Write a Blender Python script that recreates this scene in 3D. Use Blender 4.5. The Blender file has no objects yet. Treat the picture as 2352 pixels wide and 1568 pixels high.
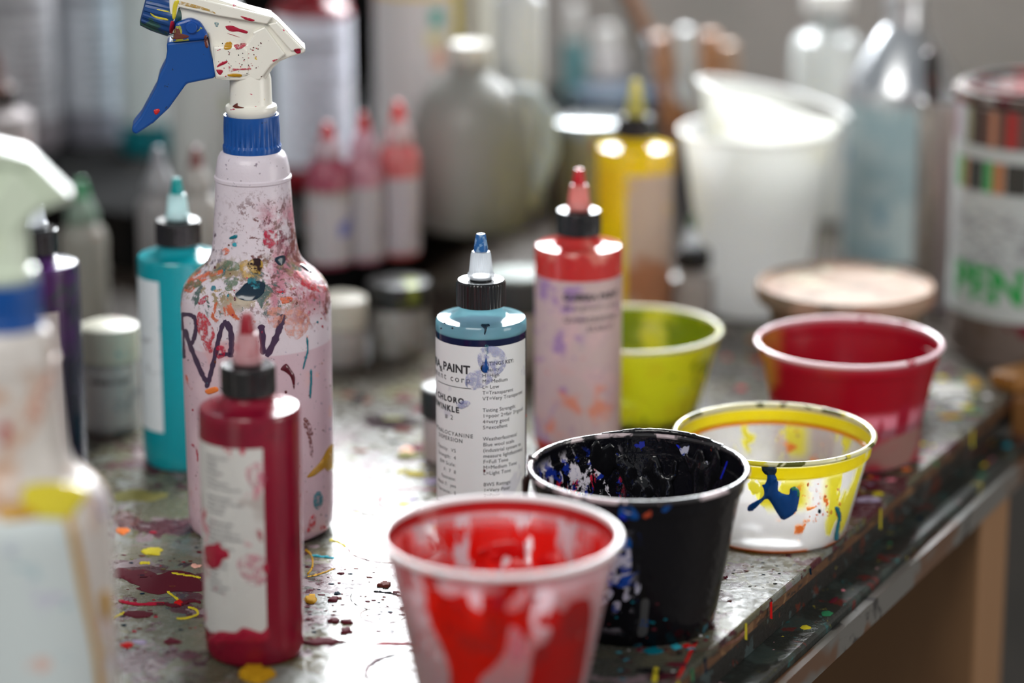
import bpy, bmesh, math, random
from math import sin, cos, pi, radians as R_, atan2, sqrt
from mathutils import Vector, Matrix
from mathutils.bvhtree import BVHTree
from mathutils.geometry import delaunay_2d_cdt

S = bpy.context.scene
COL = S.collection

# ------------------------------------------------------------------ camera
TZ = 0.75                      # height of the table top above the floor
CAM_H = 0.566                  # lens height above the table top
F_PX = 6533.0
PITCH = R_(15.7)
cam_d = bpy.data.cameras.new('camera')
cam = bpy.data.objects.new('camera', cam_d)
COL.objects.link(cam)
cam_d.sensor_width = 36.0
cam_d.lens = F_PX / 2352 * 36.0
cam.location = (0, 0, TZ + CAM_H)
cam.rotation_euler = (pi / 2 - PITCH, 0, 0)
cam_d.clip_start = 0.02
cam_d.dof.use_dof = True
cam_d.dof.focus_distance = 1.602
cam_d.dof.aperture_fstop = 2.5
S.camera = cam

# ------------------------------------------------------------------ colour management, world
S.view_settings.view_transform = 'Standard'
S.view_settings.look = 'None'
S.view_settings.exposure = 0.0
S.view_settings.gamma = 1.0
S.view_settings.use_curve_mapping = False
WIN_STRENGTH = 42.0
AMB = 0.30
w = bpy.data.worlds.new('world')
S.world = w
w.use_nodes = True
w.node_tree.nodes['Background'].inputs[0].default_value = (0.86, 0.93, 1.0, 1)
w.node_tree.nodes['Background'].inputs[1].default_value = AMB
try:
    S.cycles.use_denoising = True
    S.cycles.max_bounces = 8
    S.cycles.diffuse_bounces = 3
    S.cycles.glossy_bounces = 3
    S.cycles.transmission_bounces = 4
    S.cycles.use_adaptive_sampling = True
    S.cycles.adaptive_threshold = 0.05
    S.cycles.adaptive_min_samples = 16
    S.cycles.transparent_max_bounces = 12
    S.cycles.sample_clamp_indirect = 6.0
    S.cycles.caustics_reflective = False
    S.cycles.caustics_refractive = False
except Exception:
    pass

room_l = bpy.data.lights.new('front_fill', 'AREA')  # added soft fill from above left of the camera, no known lamp there
room_l.shape = 'RECTANGLE'
room_l.size, room_l.size_y = 1.6, 1.0
room_l.energy = 39
room_l.color = (1.0, 0.97, 0.93)
fill_lo = bpy.data.objects.new('front_fill', room_l)
COL.objects.link(fill_lo)
fill_lo.location = (-0.75, -0.25, TZ + 1.75)
fill_lo.rotation_euler = (Vector((0.05, 1.8, TZ + 0.05)) - fill_lo.location).to_track_quat('-Z', 'Y').to_euler()

side_l = bpy.data.lights.new('side_fill', 'AREA')  # added fill from the right, brightens the lower wall and table leg
side_l.size = 0.9
side_l.energy = 15
side_l.color = (1.0, 0.96, 0.91)
side_lo = bpy.data.objects.new('side_fill', side_l)
COL.objects.link(side_lo)
side_lo.location = (2.0, 0.9, TZ + 0.35)
side_lo.rotation_euler = (Vector((0.55, 2.4, TZ - 0.25)) - side_lo.location).to_track_quat('-Z', 'Y').to_euler()

CAMV = Vector((0, 0, TZ + CAM_H))

def ray(px, py):
    a = (px - 1176) / F_PX
    b = -(py - 784) / F_PX
    return Vector((a, cos(PITCH) + b * sin(PITCH), -sin(PITCH) + b * cos(PITCH)))

def P(px, py, z=0.0):
    """point of the room seen at this place of the photograph, at height z above the table"""
    d = ray(px, py)
    t = (z - CAM_H) / d.z
    return Vector((d.x * t, d.y * t, z))

def srgb(r, g, b):
    def f(c):
        c /= 255.0
        return c / 12.92 if c <= 0.04045 else ((c + 0.055) / 1.055) ** 2.4
    return (f(r), f(g), f(b))

# ------------------------------------------------------------------ node helpers
class G:
    def __init__(self, name):
        self.m = bpy.data.materials.new(name)
        self.m.use_nodes = True
        self.t = self.m.node_tree
        self.t.nodes.clear()
        self.out = self.t.nodes.new('ShaderNodeOutputMaterial')
    def n(self, typ, props=None, **inp):
        nd = self.t.nodes.new('ShaderNode' + typ)
        for k, v in (props or {}).items():
            setattr(nd, k, v)
        for k, v in inp.items():
            k = k.replace('_', ' ')
            s = nd.inputs[int(k[1:])] if k[0] == 'i' and k[1:].isdigit() else nd.inputs[k]
            self.put(s, v)
        return nd
    def put(self, s, v):
        if isinstance(v, bpy.types.NodeSocket):
            self.t.links.new(v, s)
        elif isinstance(v, tuple) and len(v) == 3 and s.type == 'RGBA':
            s.default_value = (*v, 1)
        else:
            s.default_value = v
    def math(self, op, a, b=0.0, clamp=False):
        nd = self.t.nodes.new('ShaderNodeMath')
        nd.operation = op
        nd.use_clamp = clamp
        self.put(nd.inputs[0], a)
        self.put(nd.inputs[1], b)
        return nd.outputs[0]
    def ramp(self, v, a, b):
        nd = self.n('MapRange', {'interpolation_type': 'SMOOTHSTEP'}, Value=v, From_Min=a, From_Max=b)
        return nd.outputs[0]
    def mixc(self, f, a, b):
        nd = self.t.nodes.new('ShaderNodeMix')
        nd.data_type = 'RGBA'
        self.put(nd.inputs[0], f)
        self.put(nd.inputs[6], a)
        self.put(nd.inputs[7], b)
        return nd.outputs[2]
    def mixs(self, f, a, b):
        nd = self.t.nodes.new('ShaderNodeMixShader')
        self.put(nd.inputs[0], f)
        self.put(nd.inputs[1], a)
        self.put(nd.inputs[2], b)
        return nd.outputs[0]
    def done(self, s):
        self.t.links.new(s, self.out.inputs[0])
        return self.m

def L(c, sc, th, soft=0.02, st=(1, 1, 1), seed=0.0, x=None, y=None, z=None, f=0.006, det=3.5, rg=0.6, a=1.0):
    return dict(c=c, sc=sc, th=th, soft=soft, st=st, seed=seed, x=x, y=y, z=z, f=f, det=det, rg=rg, a=a)

def masks(g, layers):
    tc = g.n('TexCoord').outputs['Object']
    sep = g.n('SeparateXYZ', Vector=tc)
    out = []
    for l in layers:
        mp = g.n('Mapping', Vector=tc, Scale=l['st'], Location=(l['seed'], l['seed'] * .7, l['seed'] * 1.3)).outputs[0]
        no = g.n('TexNoise', {'noise_dimensions': '3D'}, Vector=mp, Scale=l['sc'], Detail=l['det'], Roughness=l['rg'], Distortion=0.3).outputs[0]
        m = g.ramp(no, l['th'], l['th'] + l['soft'])
        for i, k in enumerate('xyz'):
            if l[k]:
                a, b = l[k]
                if a is not None:
                    m = g.math('MULTIPLY', m, g.ramp(sep.outputs[i], a - l['f'], a + l['f']))
                if b is not None:
                    m = g.math('MULTIPLY', m, g.math('SUBTRACT', 1.0, g.ramp(sep.outputs[i], b - l['f'], b + l['f'])))
        if l['a'] != 1.0:
            m = g.math('MULTIPLY', m, l['a'])
        out.append((l['c'], m))
    return tc, out

def paintmat(name, base, layers=(), rough=0.35, bump=0.0, bsc=400.0, metal=0.0, trans=0.0, coat=0.0, clear=0.0, clear_tint=(1, 1, 1), spec=0.5, rvar=None, tcol=None):
    """base surface with irregular stains of other colours; clear>0 lets one see through where nothing is painted"""
    g = G(name)
    tc, ms = masks(g, layers)
    col = base
    cover = None
    for c, m in ms:
        col = g.mixc(m, col, c)
        cover = m if cover is None else g.math('MAXIMUM', cover, m)
    kw = dict(Base_Color=col, Roughness=rough, Metallic=metal)
    if rvar:
        no = g.n('TexNoise', Vector=tc, Scale=rvar[0], Detail=4.0).outputs[0]
        kw['Roughness'] = g.n('MapRange', Value=no, From_Min=0.35, From_Max=0.65, To_Min=rvar[1], To_Max=rvar[2]).outputs[0]
    p = g.n('BsdfPrincipled', **kw)
    p.inputs['Specular IOR Level'].default_value = spec
    p.inputs['Coat Weight'].default_value = coat
    p.inputs['Coat Roughness'].default_value = 0.08
    bn = None
    if bump > 0:
        no = g.n('TexNoise', Vector=tc, Scale=bsc, Detail=3.0, Roughness=0.6).outputs[0]
        b = g.n('Bump', Height=no, Strength=bump, Distance=0.001)
        bn = b.outputs[0]
        g.put(p.inputs['Normal'], bn)
    sh = p.outputs[0]
    if trans > 0:
        tr = g.n('BsdfTranslucent', Color=tcol or col)
        sh = g.mixs(trans, sh, tr.outputs[0])
    if clear > 0:
        tp = g.n('BsdfTransparent', Color=clear_tint)
        gl = g.n('BsdfGlossy', Color=(1, 1, 1), Roughness=0.12)
        lw = g.n('LayerWeight', Blend=0.35)
        fr = g.math('MULTIPLY', lw.outputs[0], 0.8, True)
        cs = g.mixs(clear, sh, g.mixs(fr, tp.outputs[0], gl.outputs[0]))
        sh = g.mixs(cover, cs, sh) if cover is not None else cs
    return g.done(sh)

def plain(name, c, rough=0.35, metal=0.0, trans=0.0, spec=0.5, coat=0.0):
    return paintmat(name, c, (), rough, metal=metal, trans=trans, spec=spec, coat=coat)

# ------------------------------------------------------------------ object helpers
def link(name, me, mat=None, parent=None, smooth=35):
    ob = bpy.data.objects.new(name, me)
    COL.objects.link(ob)
    if mat is not None:
        for m in (mat if isinstance(mat, (list, tuple)) else [mat]):
            me.materials.append(m)
    if smooth:
        for p in me.polygons:
            p.use_smooth = True
        me.set_sharp_from_angle(angle=R_(smooth))
    if parent:
        ob.parent = parent
    return ob

def from_bm(bm, name='mesh'):
    bmesh.ops.recalc_face_normals(bm, faces=bm.faces)
    me = bpy.data.meshes.new(name)
    bm.to_mesh(me)
    bm.free()
    return me

def tag(o, label, cat, group=None, kind=None):
    o['label'] = label
    o['category'] = cat
    if group:
        o['group'] = group
    if kind:
        o['kind'] = kind
    return o

def root(name, label, cat, x, y, z=0.0, face=True, rz=0.0, group=None, tilt=None):
    o = bpy.data.objects.new(name, None)
    COL.objects.link(o)
    o.empty_display_size = 0.02
    o.location = (x, y, TZ + z)
    a = (atan2(-x, y) if face else 0.0) + rz
    o.rotation_euler = (0, 0, a)
    if tilt:
        m = Matrix.Rotation(tilt[1], 3, 'Y') @ Matrix.Rotation(tilt[0], 3, 'X') @ Matrix.Rotation(a, 3, 'Z')
        o.rotation_euler = m.to_euler()
    tag(o, label, cat, group)
    return o

def lathe(prof, seg=64, flute=None, bot=True, top=True, arc=None, twist=0.0):
    """turn a list of (radius, height) about the upright axis; flute=(i0,i1,n,depth) ribs those rows"""
    bm = bmesh.new()
    rings = []
    full = arc is None
    n = seg if full else seg + 1
    for i, (r, z) in enumerate(prof):
        row = []
        for k in range(n):
            a = (2 * pi * k / seg) if full else arc[0] + (arc[1] - arc[0]) * k / seg
            rr = r
            if flute and flute[0] <= i <= flute[1]:
                rr = r - flute[3] * (1 if (k * flute[2] * 2 // seg) % 2 else 0)
            row.append(bm.verts.new((rr * sin(a), -rr * cos(a), z)))
        rings.append(row)
    for i in range(len(prof) - 1):
        for k in range(seg):
            k2 = (k + 1) % n if full else k + 1
            bm.faces.new((rings[i][k], rings[i][k2], rings[i + 1][k2], rings[i + 1][k]))
    if full and bot and prof[0][0] > 1e-6:
        bm.faces.new(rings[0][::-1])
    if full and top and prof[-1][0] > 1e-6:
        bm.faces.new(rings[-1])
    return from_bm(bm)

def shell(prof, th):
    """closed thin-walled profile: the outside going up, the inside coming down"""
    return list(prof) + [(max(r - th, 0.0), z + (th if i == len(prof) else 0)) for i, (r, z) in enumerate(reversed(prof))]

def box(bm, x0, x1, y0, y1, z0, z1, M=None):
    vs = [bm.verts.new(Vector(v) if M is None else M @ Vector(v)) for v in
          ((x0, y0, z0), (x1, y0, z0), (x1, y1, z0), (x0, y1, z0), (x0, y0, z1), (x1, y0, z1), (x1, y1, z1), (x0, y1, z1))]
    for f in ((0, 3, 2, 1), (4, 5, 6, 7), (0, 1, 5, 4), (1, 2, 6, 5), (2, 3, 7, 6), (3, 0, 4, 7)):
        bm.faces.new([vs[i] for i in f])

def lumps(name, bm, mat, parent, vox=.0008, n=6):
    ob = link(name, from_bm(bm), mat, parent, smooth=180)
    m = ob.modifiers.new('remesh', 'REMESH')
    m.mode = 'VOXEL'
    m.voxel_size = vox
    m.use_smooth_shade = True
    m = ob.modifiers.new('smooth', 'SMOOTH')
    m.factor = .7
    m.iterations = n
    return ob

def bevel(ob, wd, seg=2, ang=30):
    m = ob.modifiers.new('bevel', 'BEVEL')
    m.width = wd
    m.segments = seg
    m.limit_method = 'ANGLE'
    m.angle_limit = R_(ang)
    return ob

def slab(pts, y0, y1, taper=1.0):
    """side outline pts (x,z) given thickness from y0 to y1"""
    bm = bmesh.new()
    a = [bm.verts.new((x, y0, z)) for x, z in pts]
    b = [bm.verts.new((x, y1, z)) for x, z in pts]
    n = len(pts)
    bm.faces.new(a)
    bm.faces.new(b[::-1])
    for i in range(n):
        bm.faces.new((a[i], b[i], b[(i + 1) % n], a[(i + 1) % n]))
    return from_bm(bm)

def tube(points, radii, seg=12):
    bm = bmesh.new()
    rows = []
    n = len(points)
    for i, p in enumerate(points):
        p = Vector(p)
        d = (Vector(points[min(i + 1, n - 1)]) - Vector(points[max(i - 1, 0)])).normalized()
        u = d.orthogonal().normalized() if i == 0 else (u - d * u.dot(d)).normalized()
        v = d.cross(u)
        r = radii[i] if isinstance(radii, (list, tuple)) else radii
        rows.append([bm.verts.new(p + (u * cos(2 * pi * k / seg) + v * sin(2 * pi * k / seg)) * r) for k in range(seg)])
    for i in range(n - 1):
        for k in range(seg):
            bm.faces.new((rows[i][k], rows[i][(k + 1) % seg], rows[i + 1][(k + 1) % seg], rows[i + 1][k]))
    bm.faces.new(rows[0][::-1])
    bm.faces.new(rows[-1])
    return from_bm(bm)

# ------------------------------------------------------------------ paint marks laid on surfaces
def smooth_loop(pts, sub=4):
    out = []
    n = len(pts)
    for i in range(n):
        p0, p1, p2, p3 = (Vector(pts[(i + k) % n]) for k in (-1, 0, 1, 2))
        for s in range(sub):
            t = s / sub
            out.append(0.5 * ((2 * p1) + (p2 - p0) * t + (2 * p0 - 5 * p1 + 4 * p2 - p3) * t * t + (3 * p1 - p0 - 3 * p2 + p3) * t ** 3))
    return out

def smooth_line(pts, sub=5):
    out = []
    n = len(pts)
    for i in range(n - 1):
        p0, p1, p2, p3 = (Vector(pts[min(max(i + k, 0), n - 1)]) for k in (-1, 0, 1, 2))
        for s in range(sub):
            t = s / sub
            out.append(0.5 * ((2 * p1) + (p2 - p0) * t + (2 * p0 - 5 * p1 + 4 * p2 - p3) * t * t + (3 * p1 - p0 - 3 * p2 + p3) * t ** 3))
    out.append(Vector(pts[-1]))
    return out

def stroke(pts, wd, rnd=None, sub=5):
    ln = smooth_line(pts, sub)
    Lf, Rt = [], []
    n = len(ln)
    for i, p in enumerate(ln):
        d = (ln[min(i + 1, n - 1)] - ln[max(i - 1, 0)])
        d = d.normalized() if d.length > 0 else Vector((1, 0))
        nn = Vector((-d.y, d.x))
        t = i / (n - 1)
        ww = wd if not isinstance(wd, (list, tuple)) else wd[0] + (wd[1] - wd[0]) * t
        if rnd:
            ww *= rnd.uniform(0.75, 1.25)
        e = 1.0 if 0 < i < n - 1 else 0.45
        Lf.append(p + nn * ww / 2 * e)
        Rt.append(p - nn * ww / 2 * e)
    return Lf + Rt[::-1]

def blob(cx, cy, rx, ry, rnd, n=9, jit=0.35):
    a0 = rnd.uniform(0, 6.28)
    return smooth_loop([(cx + rx * cos(a0 + 2 * pi * i / n) * rnd.uniform(1 - jit, 1 + jit),
                         cy + ry * sin(a0 + 2 * pi * i / n) * rnd.uniform(1 - jit, 1 + jit)) for i in range(n)], 3)

class Marks:
    """collects irregular marks, given as outlines seen from the front, and lays them on the surface of a thing"""
    def __init__(self, target=None, h=0.0003, eps=0.00012):
        self.bm = bmesh.new()
        self.mats = []
        self.h = h
        self.eps = eps
        self.target = target
        if target is not None:
            bpy.context.view_layer.update()
            obs = target if isinstance(target, (list, tuple)) else [target]
            vs, fs = [], []
            for t in obs:
                mw = t.matrix_world
                o = len(vs)
                vs += [mw @ v.co for v in t.data.vertices]
                fs += [tuple(o + i for i in p.vertices) for p in t.data.polygons]
            self.bvh = BVHTree.FromPolygons(vs, fs)
            self.inv = obs[0].parent.matrix_world.inverted()
    def hit(self, px, py):
        if self.target is None:
            p = P(px, py)
            return p, Vector((0, 0, 1))
        d = ray(px, py).normalized()
        loc, nrm, idx, dist = self.bvh.ray_cast(CAMV, d)
        if loc is None:
            return None
        if nrm.dot(d) > 0:
            nrm = -nrm
        return loc, nrm
    def add(self, loop, mat, h=None, grid=None):
        h = self.h if h is None else h
        if mat not in self.mats:
            self.mats.append(mat)
        mi = self.mats.index(mat)
        loop = [Vector((p[0], p[1])) for p in loop]
        clean = [loop[0]]
        for p in loop[1:]:
            if (p - clean[-1]).length > 0.4:
                clean.append(p)
        if (clean[0] - clean[-1]).length < 0.4:
            clean.pop()
        n = len(clean)
        if n < 3:
            return
        x0, x1 = min(p.x for p in clean), max(p.x for p in clean)
        y0, y1 = min(p.y for p in clean), max(p.y for p in clean)
        h = min(h, 0.16 * (x1 - x0) / 4200.0)
        g = grid or max(2.5, min(x1 - x0, y1 - y0) / 5.0)
        if self.target is not None and not grid:
            g = min(g, 9.0)
        pts = list(clean)
        if (x1 - x0) * (y1 - y0) / g / g < 6000:
            yy = y0 + g / 2
            while yy < y1:
                xx = x0 + g / 2
                while xx < x1:
                    pts.append(Vector((xx, yy)))
                    xx += g
                yy += g
        try:
            v2, e2, f2, _, _, _ = delaunay_2d_cdt(pts, [], [list(range(n))], 1, 0.05)
        except Exception:
            return
        ed = {}
        for f in f2:
            for i in range(len(f)):
                k = tuple(sorted((f[i], f[(i + 1) % len(f)])))
                ed[k] = ed.get(k, 0) + 1
        rim = {i for k, c in ed.items() if c == 1 for i in k}
        verts = []
        for i, p in enumerate(v2):
            r = self.hit(p.x, p.y)
            if r is None:
                verts.append(None)
                continue
            loc, nrm = r
            q = loc + nrm * (self.eps if i in rim else self.eps + h)
            if self.target is not None:
                q = self.inv @ q
            verts.append(self.bm.verts.new(q))
        for f in f2:
            vv = [verts[i] for i in f]
            if None in vv:
                continue
            if max((a.co - b.co).length for a in vv for b in vv) > 0.02:
                continue
            try:
                fc = self.bm.faces.new(vv)
                fc.material_index = mi
            except ValueError:
                pass
    def build(self, name, parent):
        for v in [v for v in self.bm.verts if not v.link_faces]:
            self.bm.verts.remove(v)
        me = from_bm(self.bm)
        ob = link(name, me, self.mats, parent, smooth=60)
        ob['kind'] = 'stuff'
        return ob

def zc(pts, ox, oy, s):
    return [(ox + x / s, oy + y / s) for x, y in pts]

# ------------------------------------------------------------------ printed text bent round a bottle
def text_mesh(body, size, align='LEFT', spacing=1.0, bold=0.0):
    cu = bpy.data.curves.new('lettering', 'FONT')
    cu.body = body
    cu.size = size
    cu.align_x = align
    cu.space_character = spacing
    cu.offset = bold
    cu.resolution_u = 3
    ob = bpy.data.objects.new('lettering', cu)
    COL.objects.link(ob)
    bpy.context.view_layer.update()
    me = bpy.data.meshes.new_from_object(ob.evaluated_get(bpy.context.evaluated_depsgraph_get()))
    bpy.data.objects.remove(ob)
    bpy.data.curves.remove(cu)
    return me

def printed(parent, items, Rr, mat, name='printed_text'):
    """items: (text, angle in degrees from the front, height, letter size, align, spacing, bold)"""
    bm = bmesh.new()
    for it in items:
        t, phi, z, sz = it[:4]
        al = it[4] if len(it) > 4 else 'LEFT'
        sp = it[5] if len(it) > 5 else 1.0
        bo = it[6] if len(it) > 6 else 0.0
        me = text_mesh(t, sz, al, sp, bo)
        vs = []
        for v in me.vertices:
            a = R_(phi) + v.co.x / Rr
            vs.append(bm.verts.new((Rr * sin(a), -Rr * cos(a), z + v.co.y)))
        for p in me.polygons:
            try:
                bm.faces.new([vs[i] for i in p.vertices])
            except ValueError:
                pass
        bpy.data.meshes.remove(me)
    me = bpy.data.meshes.new('text')
    bm.to_mesh(me)
    bm.free()
    return link(name, me, mat, parent, smooth=0)

def arc_bar(bm, Rr, a0, a1, z0, z1, seg=24, ragged=None):
    prev = None
    for i in range(seg + 1):
        a = a0 + (a1 - a0) * i / seg
        zz0 = z0 + (ragged.uniform(-.0012, .0012) if ragged else 0)
        c = (bm.verts.new((Rr * sin(a), -Rr * cos(a), zz0)), bm.verts.new((Rr * sin(a), -Rr * cos(a), z1)))
        if prev:
            bm.faces.new((prev[0], c[0], c[1], prev[1]))
        prev = c

RATINGS = ["RATINGS KEY:", "Opacity:", "H=High", "M= Medium", "L= Low", "T=Transparent", "VT=Very Transparent", "",
           "Tinting Strength:", "1=poor 2=fair 3=good", "4=very good", "5=excellent", "",
           "Weatherfastness/", "Blue wool scale", "(industrial system to", "measure lightfastness)", "F=Full Tone",
           "M=Medium Tone", "L=Light Tone", "", "BWS Ratings:", "1=Very Poor", "2=Poor", "3=Fair", "4=Good"]

# ------------------------------------------------------------------ common materials
BLACKCAP = plain('black_plastic', (0.012, 0.012, 0.013), 0.2)
INK = plain('printing_ink', (0.03, 0.03, 0.035), 0.5)
GREYINK = plain('grey_printing_ink', (0.12, 0.12, 0.14), 0.5)
NOZ = paintmat('clear_polyethylene', (0.70, 0.74, 0.78), (), 0.25, trans=0.4, clear=0.42)
WHITEP = plain('white_plastic', (0.8, 0.8, 0.78), 0.35)
SPRAYBLUE = paintmat('blue_plastic', (0.0, 0.065, 0.29), [L((0.012, 0.01, 0.012), 260, .68, .03, seed=4)], 0.38)

def paint(name, c, rough=0.2):
    return plain('paint_' + name, c, rough, coat=0.3)
PT = dict(
    black=paint('black', (0.006, 0.006, 0.008)), maroon=paint('maroon', (0.10, 0.012, 0.022)), red=paint('red', (0.55, 0.01, 0.01)),
    crimson=paint('crimson', (0.38, 0.008, 0.035)), pink=paint('pink', (0.62, 0.2, 0.25)), yellow=paint('yellow', (0.62, 0.52, 0.03)),
    ochre=paint('ochre', (0.48, 0.25, 0.01)), olive=paint('olive', (0.2, 0.19, 0.06)), teal=paint('teal', (0.0, 0.15, 0.2)),
    cyan=paint('cyan', (0.03, 0.33, 0.42)), blue=paint('blue', (0.0, 0.06, 0.26)), orange=paint('orange', (0.8, 0.2, 0.04)),
    salmon=paint('salmon', (0.78, 0.42, 0.33)), brown=paint('brown', (0.13, 0.03, 0.02)), lilac=paint('lilac', (0.45, 0.38, 0.55)),
    navy=paint('navy', (0.004, 0.018, 0.035)), green=paint('green', (0.03, 0.2, 0.09)), white=paint('white', (0.75, 0.75, 0.73)),
    ultra=paint('ultramarine', (0.01, 0.02, 0.5)), scarlet=paint('scarlet', (0.8, 0.02, 0.01)))
def film(name, c, a):
    g = G('film_' + name)
    p = g.n('BsdfPrincipled', Base_Color=c, Roughness=0.35)
    tc = g.n('TexCoord').outputs['Object']
    no = g.n('TexNoise', Vector=tc, Scale=300.0, Detail=4.0).outputs[0]
    n2_ = g.n('TexNoise', Vector=tc, Scale=1100.0, Detail=3.0).outputs[0]
    f = g.math('MULTIPLY', g.math('MULTIPLY', g.ramp(no, 0.36, 0.56), g.ramp(n2_, 0.25, 0.5)), a)
    return g.done(g.mixs(f, g.n('BsdfTransparent', Color=(1, 1, 1)).outputs[0], p.outputs[0]))
FM = dict(red=film('red', (0.55, 0.01, 0.03), 0.75), salmon=film('salmon', (0.8, 0.33, 0.22), 0.5), lav=film('lavender', (0.30, 0.32, 0.6), 0.5),
          pink=film('pink', (0.75, 0.2, 0.3), 0.45), purple=plain('marker_purple', (0.055, 0.03, 0.07), .35), crimson=film('crimson', (0.5, 0.01, 0.05), 0.8),
          green=film('green', (0.12, 0.2, 0.12), 0.7), orange=film('orange', (0.75, 0.14, 0.04), 0.75), brown=film('brown', (0.2, 0.05, 0.04), 0.8),
          teal=film('teal', (0.02, 0.2, 0.26), 0.85), ochre=film('ochre', (0.5, 0.3, 0.05), 0.8), ring=film('dark_ring', (0.02, 0.012, 0.014), 0.75))

# ------------------------------------------------------------------ the room
pa, pb = P(1651, 1477), P(2255, 964)
E1 = Vector((pb.x - pa.x, pb.y - pa.y, 0)).normalized()      # along the table's right edge, away from us
E2 = Vector((-E1.y, E1.x, 0))                                # across the table to the left
EDGE0 = Vector((pa.x, pa.y, 0))
W0 = Vector((-0.42, 3.0, 0))                                 # a point on the back wall

def frameM(o, z=0.0):
    """local x = right along the wall, y = towards the wall, z = up"""
    return Matrix(((-E2.x, E1.x, 0, o.x), (-E2.y, E1.y, 0, o.y), (0, 0, 1, TZ + z), (0, 0, 0, 1)))

WM = frameM(W0)
wallm = paintmat('wall_paint', (0.34, 0.315, 0.29), [L((0.27, 0.26, 0.24), 3.0, .5, .2)], 0.75, bump=0.15, bsc=60)
floorm = paintmat('floor_concrete', (0.16, 0.14, 0.12), [L((0.10, 0.085, 0.075), 5, .5, .2)], 0.6)
bm = bmesh.new()
wx0, wx1, wz0, wz1 = 0.03, 0.97, 0.355, 1.12
box(bm, -3.0, wx0, 0, 0.12, -TZ, 2.6, WM)
box(bm, wx1, 3.0, 0, 0.12, -TZ, 2.6, WM)
box(bm, wx0, wx1, 0, 0.12, -TZ, wz0, WM)
box(bm, wx0, wx1, 0, 0.12, wz1, 2.6, WM)
o = link('wall_back', from_bm(bm), wallm, smooth=0)
o['kind'] = 'structure'
bm = bmesh.new()
box(bm, -3, 3, -4.5, 0.0, -TZ - 0.05, -TZ, WM)
o = link('floor', from_bm(bm), floorm, smooth=0)
o['kind'] = 'structure'
bm = bmesh.new()
box(bm, -3, 3, -0.015, 0.0, -TZ, -TZ + 0.1, WM)
o = link('baseboard_back', from_bm(bm), plain('baseboard_paint', (0.4, 0.38, 0.35), .5), smooth=0)
o['kind'] = 'structure'
g = G('daylight_pane')
daypane = g.done(g.n('Emission', Color=(0.93, 0.97, 1.0), Strength=WIN_STRENGTH).outputs[0])
bm = bmesh.new()
fw = 0.035
box(bm, wx0, wx0 + fw, 0.03, 0.09, wz0, wz1, WM)
box(bm, wx1 - fw, wx1, 0.03, 0.09, wz0, wz1, WM)
box(bm, wx0, wx1, 0.03, 0.09, wz0, wz0 + fw, WM)
box(bm, wx0, wx1, 0.03, 0.09, wz1 - fw, wz1, WM)
o = link('window_1', from_bm(bm), plain('window_frame_paint', (0.7, 0.7, 0.68), .4), smooth=0)
o['kind'] = 'structure'
bm = bmesh.new()
box(bm, wx0 + fw, wx1 - fw, 0.055, 0.065, wz0 + fw, wz1 - fw, WM)
link('pane', from_bm(bm), daypane, o, smooth=0)

# ------------------------------------------------------------------ the work table
TM = frameM(EDGE0)
tableroot = bpy.data.objects.new('work_table', None)
COL.objects.link(tableroot)
tableroot.location = (0, 0, TZ)
tag(tableroot, 'long paint-splattered work table with glossy stained top and dark wooden edge', 'table')
TI = Matrix.Translation((0, 0, -TZ))
dwall = (W0 - EDGE0).dot(E1)

pl = P(300, 1400); pr = P(760, 1300)
g = G('painted_tabletop')
tl = [
    L((0.060, 0.063, 0.052), 9, .46, .14, seed=51),
    L((0.16, 0.145, 0.10), 14, .50, .10, seed=1),
    L((0.19, 0.20, 0.18), 16, .57, .08, seed=7),
    L((0.12, 0.105, 0.03), 26, .60, .05, seed=3),
    L((0.07, 0.010, 0.018), 24, .545, .02, seed=5, det=8),
    L((0.05, 0.012, 0.018), 60, .60, .02, seed=9, det=8),
    L((0.22, 0.16, 0.17), 40, .61, .03, seed=12),
    L((0.012, 0.012, 0.012), 90, .645, .02, seed=15, det=8),
    L((0.006, 0.007, 0.008), 30, .35, .06, seed=16, y=(1.2, 1.42), x=(0.10, None), f=.02),
    L((0.40, 0.36, 0.04), 110, .735, .015, seed=21),
    L((0.40, 0.05, 0.03), 150, .75, .015, seed=25),
    L((0.03, 0.28, 0.32), 170, .73, .015, seed=29),
    L((0.40, 0.38, 0.37), 140, .74, .015, seed=33),
    L((0.050, 0.042, 0.030), 12, .40, .12, seed=40, y=(1.76, None), f=.10),  # far table top darkens in steps: shade put into the colour
    L((0.035, 0.026, 0.02), 12, .34, .1, seed=41, y=(1.98, None), f=.12),  # deeper painted shade towards the black shelf
]
tc, ms = masks(g, tl)
col = (0.115, 0.108, 0.066)
hsum = None
for c, m in ms:
    col = g.mixc(m, col, c)
    hsum = m if hsum is None else g.math('ADD', hsum, m)
n1 = g.n('TexNoise', Vector=tc, Scale=160.0, Detail=4.0, Roughness=0.65).outputs[0]
n2 = g.n('TexNoise', Vector=tc, Scale=38.0, Detail=2.5).outputs[0]
h = g.math('ADD', g.math('MULTIPLY', n1, 0.9), g.math('MULTIPLY', n2, 1.4))
rg = g.n('MapRange', Value=n1, From_Min=0.38, From_Max=0.60, To_Min=0.07, To_Max=0.36).outputs[0]
rg = g.math('ADD', rg, g.math('MULTIPLY', hsum, 0.05), True)
p = g.n('BsdfPrincipled', Base_Color=col, Roughness=rg)
p.inputs['Specular IOR Level'].default_value = 0.24
g.put(p.inputs['Normal'], g.n('Bump', Height=h, Strength=0.38, Distance=0.0008).outputs[0])
topm = g.done(p.outputs[0])
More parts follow.
